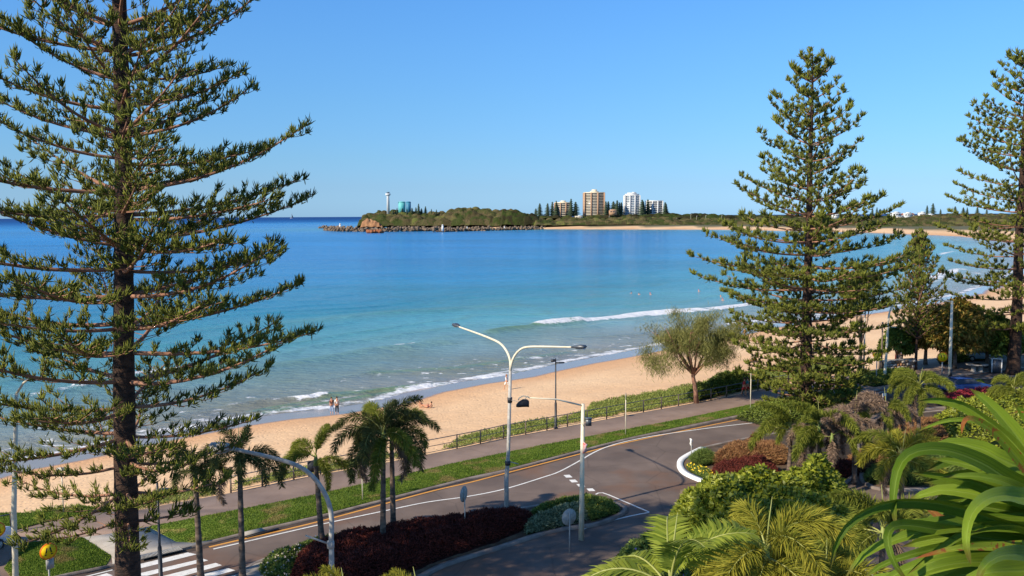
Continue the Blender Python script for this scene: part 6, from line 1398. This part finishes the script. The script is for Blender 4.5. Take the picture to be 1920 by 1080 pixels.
sunbather(at_beach(801, 765), R(160), 'second sunbather lying back beside the sitting one on the open sand', rust, 0.15)
sunbather(at_beach(1411, 679), R(200), 'sunbather in red lying on the sand beyond the she-oak', red_c, 0.4, dark_c)
for px, py, c_, lb in ((1219, 552, red_c, 'swimmer in a red cap, alone right of centre in the bay'), (1184, 550, darkhair, 'dark haired swimmer left of the red capped one'), (1198, 552, darkhair, 'dark haired swimmer close to the red capped one'), (1310, 546, cl('pink_cap', (210, 110, 110)), 'swimmer in a pink cap farther right in the bay'), (1351, 557, cl('orange_cap', (220, 130, 90)), 'swimmer with bright shoulders near the branch tips of the large pine'), (1355, 563, red_c, 'swimmer low in the water beside the bright shouldered one')):
    p = G(px, py, SEA); t = empty('swimmer', p, random.random() * 6, lb, 'swimmer')
    J = [(0, 0, -0.3, 0.16, 0.12), (0, 0, 0.0, 0.19, 0.12), (0, 0, 0.12, 0.07), (0.02, 0, 0.28, 0.1), (0.02, 0, 0.36, 0.08)]; E = [(0, 1), (1, 2), (2, 3), (3, 4)]
    for s_ in (-1, 1): chain(J, E, 1, [(0.02, s_ * 0.24, 0.02, 0.06), (0.25, s_ * 0.38, 0.0, 0.045), (0.42, s_ * 0.3, 0.0, 0.03)])
    skin_mesh('body', J, E, skin, t); mb = MB(); mb.sphere((0.01, 0, 0.36), 0.14, 10, 8); mb.build('swim_cap' if c_ is not darkhair else 'hair', c_, t, True)

# ================================================================= balcony plant, about 2 m from the camera
def leafmat(name, c1, c2, spots=None):
    m, nt, b = newmat(name); L = nt.links
    ac = nt.nodes.new('ShaderNodeAttribute'); ac.attribute_name = 'across'; al = nt.nodes.new('ShaderNodeAttribute'); al.attribute_name = 'along'
    cm = nt.nodes.new('ShaderNodeCombineXYZ'); L.new(ac.outputs['Fac'], cm.inputs[0]); L.new(al.outputs['Fac'], cm.inputs[1])
    mp = nt.nodes.new('ShaderNodeMapping'); mp.inputs['Scale'].default_value = (22, 1.0, 1); L.new(cm.outputs[0], mp.inputs[0])
    nz = nt.nodes.new('ShaderNodeTexNoise'); nz.inputs['Scale'].default_value = 2.0; nz.inputs['Detail'].default_value = 4; L.new(mp.outputs[0], nz.inputs[0])
    oi = nt.nodes.new('ShaderNodeObjectInfo'); ad = nt.nodes.new('ShaderNodeMath'); ad.operation = 'MULTIPLY_ADD'; ad.inputs[1].default_value = 0.35; L.new(oi.outputs['Random'], ad.inputs[0]); L.new(nz.outputs[0], ad.inputs[2])
    rp = nt.nodes.new('ShaderNodeValToRGB'); rp.color_ramp.elements[0].color = c4(c1); rp.color_ramp.elements[1].color = c4(c2); rp.color_ramp.elements[0].position = 0.42; rp.color_ramp.elements[1].position = 0.86; L.new(ad.outputs[0], rp.inputs[0])
    # pale midrib
    ab = nt.nodes.new('ShaderNodeMath'); ab.operation = 'ABSOLUTE'; L.new(ac.outputs['Fac'], ab.inputs[0])
    mr = nt.nodes.new('ShaderNodeMapRange'); mr.inputs[1].default_value = 0.0; mr.inputs[2].default_value = 0.14; mr.inputs[3].default_value = 0.35; mr.inputs[4].default_value = 0.0; L.new(ab.outputs[0], mr.inputs[0])
    mx = nt.nodes.new('ShaderNodeMix'); mx.data_type = 'RGBA'; L.new(mr.outputs[0], mx.inputs[0]); L.new(rp.outputs[0], mx.inputs[6]); mx.inputs[7].default_value = c4(srgb(160, 180, 90)); col = mx.outputs[2]
    n3 = nt.nodes.new('ShaderNodeTexNoise'); tc = nt.nodes.new('ShaderNodeTexCoord'); L.new(tc.outputs['Object'], n3.inputs[0]); n3.inputs['Scale'].default_value = 60; n3.inputs['Detail'].default_value = 6
    r3 = nt.nodes.new('ShaderNodeMapRange'); r3.inputs[1].default_value = 0.70 if not spots else 0.56; r3.inputs[2].default_value = 0.74 if not spots else 0.6; L.new(n3.outputs[0], r3.inputs[0])
    f = r3.outputs[0]
    if spots:
        ge = nt.nodes.new('ShaderNodeMapRange'); ge.inputs[1].default_value = spots[0]; ge.inputs[2].default_value = spots[1]; L.new(al.outputs['Fac'], ge.inputs[0]); mu = nt.nodes.new('ShaderNodeMath'); mu.operation = 'MULTIPLY'; L.new(f, mu.inputs[0]); L.new(ge.outputs[0], mu.inputs[1]); 
        g2 = nt.nodes.new('ShaderNodeMapRange'); g2.inputs[1].default_value = 0.93; g2.inputs[2].default_value = 0.97; L.new(al.outputs['Fac'], g2.inputs[0]); mxx = nt.nodes.new('ShaderNodeMath'); mxx.operation = 'MAXIMUM'; L.new(mu.outputs[0], mxx.inputs[0]); L.new(g2.outputs[0], mxx.inputs[1]); f = mxx.outputs[0]
    else:
        g2 = nt.nodes.new('ShaderNodeMapRange'); g2.inputs[1].default_value = 0.965; g2.inputs[2].default_value = 0.985; L.new(al.outputs['Fac'], g2.inputs[0]); mxx = nt.nodes.new('ShaderNodeMath'); mxx.operation = 'MAXIMUM'; L.new(f, mxx.inputs[0]); L.new(g2.outputs[0], mxx.inputs[1]); f = mxx.outputs[0]
    m2 = nt.nodes.new('ShaderNodeMix'); m2.data_type = 'RGBA'; L.new(f, m2.inputs[0]); L.new(col, m2.inputs[6]); m2.inputs[7].default_value = c4(srgb(146, 88, 42) if spots else srgb(108, 104, 40)); col = m2.outputs[2]
    L.new(col, b.inputs['Base Color']); b.inputs['Roughness'].default_value = 0.40; b.inputs['Specular IOR Level'].default_value = 0.2
    bp = nt.nodes.new('ShaderNodeBump'); bp.inputs['Strength'].default_value = 0.6; bp.inputs['Distance'].default_value = 0.003; L.new(nz.outputs[0], bp.inputs['Height']); L.new(bp.outputs[0], b.inputs['Normal'])
    out = nt.nodes['Material Output']; tr = nt.nodes.new('ShaderNodeBsdfTranslucent'); ms = nt.nodes.new('ShaderNodeMixShader'); L.new(col, tr.inputs[0]); ms.inputs[0].default_value = 0.22; L.new(b.outputs[0], ms.inputs[1]); L.new(tr.outputs[0], ms.inputs[2]); L.new(ms.outputs[0], out.inputs[0])
    return m
lm_g = leafmat('strap_leaf', srgb(70, 98, 16), srgb(134, 156, 46)); lm_s = leafmat('strap_leaf_spotted', srgb(90, 112, 18), srgb(150, 166, 48), (0.35, 0.6)); lm_d = leafmat('strap_leaf_dry', srgb(150, 90, 44), srgb(190, 130, 76))
pl = Pt(2218, 1120, 2.4); pot0 = Vector((pl.x, pl.y, pl.z - 0.75))
plant = empty('balcony_plant', pot0, 0, 'big glossy strap leaved plant on the balcony filling the lower right corner', 'plant')
def strap(pts, w, m=lm_g, fold=0.22, tilt=0.0, label=None, basew=0.6):
    """pts: (px, py, depth) from tip to base"""
    if pts[-1][0] in (2005, 2008, 2010):
        a_, b_ = pts[-3], pts[-2]; sl = (b_[1] - a_[1]) / max(1, b_[0] - a_[0]); x_ = 2090
        yy = b_[1] + sl * (x_ - b_[0]) * 0.55 + 0.12 * (1040 - b_[1])
        pts = list(pts[:-1]) + [(x_, yy, pts[-1][2] + 0.02), (2190, 0.45 * yy + 0.55 * 1130, 2.4), (2215, 1190, 2.4)]
    P = np.array([list(Pt(p[0], p[1], p[2]) - pot0) for p in pts]); P = smooth_line([tuple(p) for p in P], 0.03)
    n = len(P); s = np.r_[0, np.cumsum(np.linalg.norm(np.diff(P, axis=0), axis=1))]; u = 1 - s / s[-1]          # u: 1 at tip
    T = unit(np.gradient(P, axis=0)); view = unit(P + np.array(pot0) - np.array([0, 0, CAM_Z])); S = unit(np.cross(T, view)); N = unit(np.cross(S, T))
    S2 = S * math.cos(tilt * 1.5) + N * math.sin(tilt * 1.5); N = unit(np.cross(S2, T)); dep = np.mean([p[2] for p in pts]); wm_ = w / FPX * dep * 1.12
    wid = wm_ * np.clip(np.sqrt(np.clip((1 - u) / 0.55, 0, 1)), 0.0, 1) * (basew + (1 - basew) * np.clip(u / 0.4, 0, 1))
    k = np.array([-1, -0.55, -0.07, 0, 0.07, 0.55, 1.0]); cup = np.abs(k) * (fold + 0.22)
    V = P[:, None, :] + S2[:, None, :] * (wid[:, None] * k[None] / 2)[..., None] - N[:, None, :] * (wid[:, None] * cup[None] / 2)[..., None]
    f = grid_faces(len(k), n); me_ = mk_mesh('leaf', V.reshape(-1, 3), [f], m, True)
    me_.attributes.new('across', 'FLOAT', 'POINT').data.foreach_set('value', np.tile(k, n).astype(np.float32)); me_.attributes.new('along', 'FLOAT', 'POINT').data.foreach_set('value', np.repeat(u, len(k)).astype(np.float32))
    o_ = link('leaf', me_, plant)
    if label: o_['label'] = label
    return o_
BX = (2010, 1010)
LV = [
 ([(1817, 728, 2.35), (1850, 754, 2.35), (1882, 788, 2.35), (1915, 830, 2.35), (1965, 900, 2.35), (2005, 990, 2.35)], 50, lm_g, 0.25, 0.3),
 ([(1716, 753, 2.3), (1755, 749, 2.3), (1800, 757, 2.3), (1842, 782, 2.3), (1890, 820, 2.3), (1950, 880, 2.3), (2005, 980, 2.3)], 42, lm_g, 0.25, -0.4),
 ([(1720, 809, 2.5), (1760, 793, 2.5), (1800, 787, 2.5), (1850, 797, 2.5), (1910, 840, 2.5), (2005, 980, 2.4)], 17, lm_g, 0.3, 0.2),
 ([(1682, 993, 1.95), (1676, 950, 1.95), (1679, 905, 1.97), (1692, 866, 2.0), (1722, 846, 2.03), (1775, 845, 2.06), (1840, 868, 2.1), (1920, 915, 2.15), (2005, 1000, 2.2)], 40, lm_g, 0.3, 0.25),
 ([(1725, 850, 2.2), (1780, 832, 2.2), (1840, 842, 2.2), (1900, 872, 2.2), (2005, 985, 2.25)], 52, lm_g, 0.2, 0.2),
 ([(1706, 886, 2.15), (1760, 890, 2.15), (1830, 906, 2.15), (1900, 930, 2.2), (2005, 1000, 2.25)], 44, lm_g, 0.25, -0.5),
 ([(1764, 895, 2.08), (1820, 893, 2.08), (1880, 903, 2.1), (1940, 930, 2.15), (2005, 1000, 2.2)], 34, lm_g, 0.25, 0.3),
 ([(1557, 1070, 1.9), (1563, 1030, 1.9), (1585, 988, 1.9), (1625, 958, 1.92), (1675, 942, 1.95), (1740, 942, 2.0), (1810, 956, 2.05), (1900, 985, 2.1), (2005, 1030, 2.2)], 36, lm_g, 0.25, -0.5),
 ([(1672, 992, 2.1), (1720, 984, 2.1), (1790, 982, 2.1), (1880, 985, 2.15), (2005, 1020, 2.2)], 56, lm_g, 0.2, 0.5),
 ([(1584, 1085, 1.95), (1620, 1042, 1.95), (1675, 1014, 1.97), (1740, 997, 2.0), (1830, 985, 2.1), (1920, 990, 2.15), (2005, 1025, 2.2)], 38, lm_g, 0.3, 0.3),
 ([(1706, 1095, 1.85), (1680, 1060, 1.85), (1666, 1022, 1.87), (1668, 995, 1.9), (1690, 985, 1.95), (1740, 990, 2.0), (1850, 1010, 2.1), (2005, 1040, 2.2)], 34, lm_g, 0.3, 0.2),
 ([(1700, 1078, 2.0), (1735, 1048, 2.0), (1785, 1010, 2.03), (1840, 985, 2.08), (1920, 985, 2.1), (2005, 1020, 2.2)], 32, lm_g, 0.3, -0.4),
 ([(1614, 1092, 2.05), (1650, 1062, 2.05), (1710, 1040, 2.05), (1790, 1025, 2.1), (1900, 1025, 2.15), (2005, 1040, 2.2)], 28, lm_g, 0.3, 0.2),
 ([(1690, 1100, 1.95), (1740, 1070, 1.95), (1810, 1055, 2.0), (1900, 1055, 2.1), (2005, 1060, 2.2)], 46, lm_g, 0.25, 0.4),
 ([(1820, 1000, 1.98), (1850, 989, 1.98), (1900, 986, 2.0), (1960, 1000, 2.1), (2005, 1030, 2.2)], 40, lm_g, 0.2, -0.7),
 ([(1640, 1100, 2.15), (1700, 1068, 2.15), (1780, 1048, 2.15), (1880, 1040, 2.2), (2005, 1050, 2.25)], 44, lm_g, 0.25, 0.2),
 ([(1700, 940, 2.3), (1760, 920, 2.3), (1840, 930, 2.3), (1920, 960, 2.3), (2005, 1010, 2.3)], 46, lm_g, 0.2, 0.3),
 ([(1780, 960, 2.25), (1840, 950, 2.25), (1900, 960, 2.25), (2005, 1010, 2.3)], 50, lm_g, 0.2, -0.2),
 ([(1870, 790, 2.5), (1895, 808, 2.5), (1930, 840, 2.45), (2005, 980, 2.4)], 50, lm_g, 0.25, 0.1),
 ([(1900, 755, 2.6), (1930, 790, 2.6), (1960, 850, 2.5), (2008, 990, 2.4)], 48, lm_g, 0.25, 0.1),
 ([(1790, 1100, 1.9), (1850, 1075, 1.9), (1930, 1070, 2.0), (2010, 1070, 2.15)], 60, lm_g, 0.25, 0.3),
 ([(1745, 860, 2.4), (1800, 868, 2.4), (1870, 890, 2.38), (1940, 930, 2.35), (2005, 1000, 2.3)], 36, lm_g, 0.2, 0.2),
 ([(1600, 1100, 2.2), (1650, 1085, 2.2), (1730, 1085, 2.2), (1830, 1080, 2.2), (2005, 1065, 2.25)], 46, lm_g, 0.2, 0.3),
 ([(1690, 1025, 2.3), (1750, 1010, 2.3), (1840, 1005, 2.3), (1930, 1010, 2.3), (2005, 1030, 2.3)], 56, lm_g, 0.2, -0.3),
 ([(1740, 1005, 2.35), (1800, 960, 2.35), (1870, 940, 2.35), (1940, 960, 2.35), (2005, 1010, 2.35)], 60, lm_g, 0.2, 0.3),
 ([(1800, 850, 2.4), (1850, 850, 2.4), (1910, 880, 2.4), (1960, 930, 2.4), (2005, 1000, 2.35)], 58, lm_g, 0.2, -0.3),
 ([(1850, 1100, 2.1), (1880, 1085, 2.1), (1930, 1080, 2.1), (2005, 1075, 2.2)], 60, lm_g, 0.2, 0.2),
 ([(1720, 1110, 2.1), (1780, 1085, 2.1), (1850, 1070, 2.15), (2005, 1060, 2.2)], 56, lm_g, 0.2, -0.3),
]
gl = np.random.default_rng(77)
for k_ in range(16):      # the crowded inner leaves
    y0 = 850 + 240 * (k_ + 0.5) / 16; tx = gl.uniform(1720, 1850); ty = y0 + gl.uniform(-30, 40); dd = gl.uniform(2.38, 2.62); rise_ = gl.uniform(10, 40)
    LV.append(([(tx, ty, dd - 0.1), (tx + 60, ty - rise_ * 0.7, dd - 0.06), (tx + 140, ty - rise_ * 0.8, dd - 0.03), (1960, ty - rise_ * 0.2 + 12, dd), (2005, ty + 20, dd)], gl.uniform(38, 58), lm_g, 0.25, gl.uniform(-0.5, 0.5)))
for q in LV: strap(*q)
strap([(1803, 814, 2.05), (1806, 795, 2.05), (1816, 784, 2.06), (1838, 792, 2.08), (1868, 814, 2.1), (1900, 850, 2.12), (1950, 905, 2.15), (2005, 990, 2.2)], 32, lm_s, 0.15, 0.2, label='leaf with orange brown spots and a dry curled tip')
strap([(1714, 1048, 1.9), (1750, 1038, 1.9), (1800, 1028, 1.92), (1870, 1026, 2.0), (2005, 1045, 2.15)], 26, lm_s, 0.2, 0.3, label='low leaf with rusty brown blotches toward its tip')
strap([(1821, 1060, 1.75), (1814, 1030, 1.75), (1813, 1000, 1.76), (1822, 965, 1.8), (1845, 940, 1.84), (1880, 929, 1.9), (1930, 935, 1.98), (2005, 990, 2.15)], 46, lm_g, 0.25, 0.25)
strap([(1832, 1100, 1.7), (1842, 1068, 1.7), (1868, 1046, 1.75), (1905, 1040, 1.82), (1960, 1048, 1.95), (2010, 1060, 2.1)], 52, lm_g, 0.2, 0.3)
strap([(1734, 950, 2.2), (1750, 962, 2.2), (1768, 976, 2.2), (1792, 982, 2.22)], 16, lm_d, 0.3, 0.2, label='short dry orange brown leaf tip')
strap([(1890, 778, 2.6), (1905, 773, 2.6), (1925, 773, 2.6), (2005, 985, 2.4)], 9, lm_d, 0.3, 0.2, label='thin dry brown leaf at the right edge')
mb = MB(); mb.lathe([(0.04, 0.52), (0.055, 0.75), (0.03, 0.85)], n=12); mb.build('stem', M['crownshaft'], plant, True)
mb = MB(); mb.lathe([(0.14, 0), (0.19, 0.4), (0.21, 0.42), (0.21, 0.46), (0.17, 0.46), (0.16, 0.38)], n=20); mb.build('pot', mat('terracotta', srgb(150, 92, 66), srgb(168, 108, 80), 0.8, 6), plant, True)
mb = MB(); mb.lathe([(0.02, 0.40), (0.15, 0.40), (0.15, 0.43), (0.02, 0.52)], n=16); mb.build('soil', M['soil'], plant)
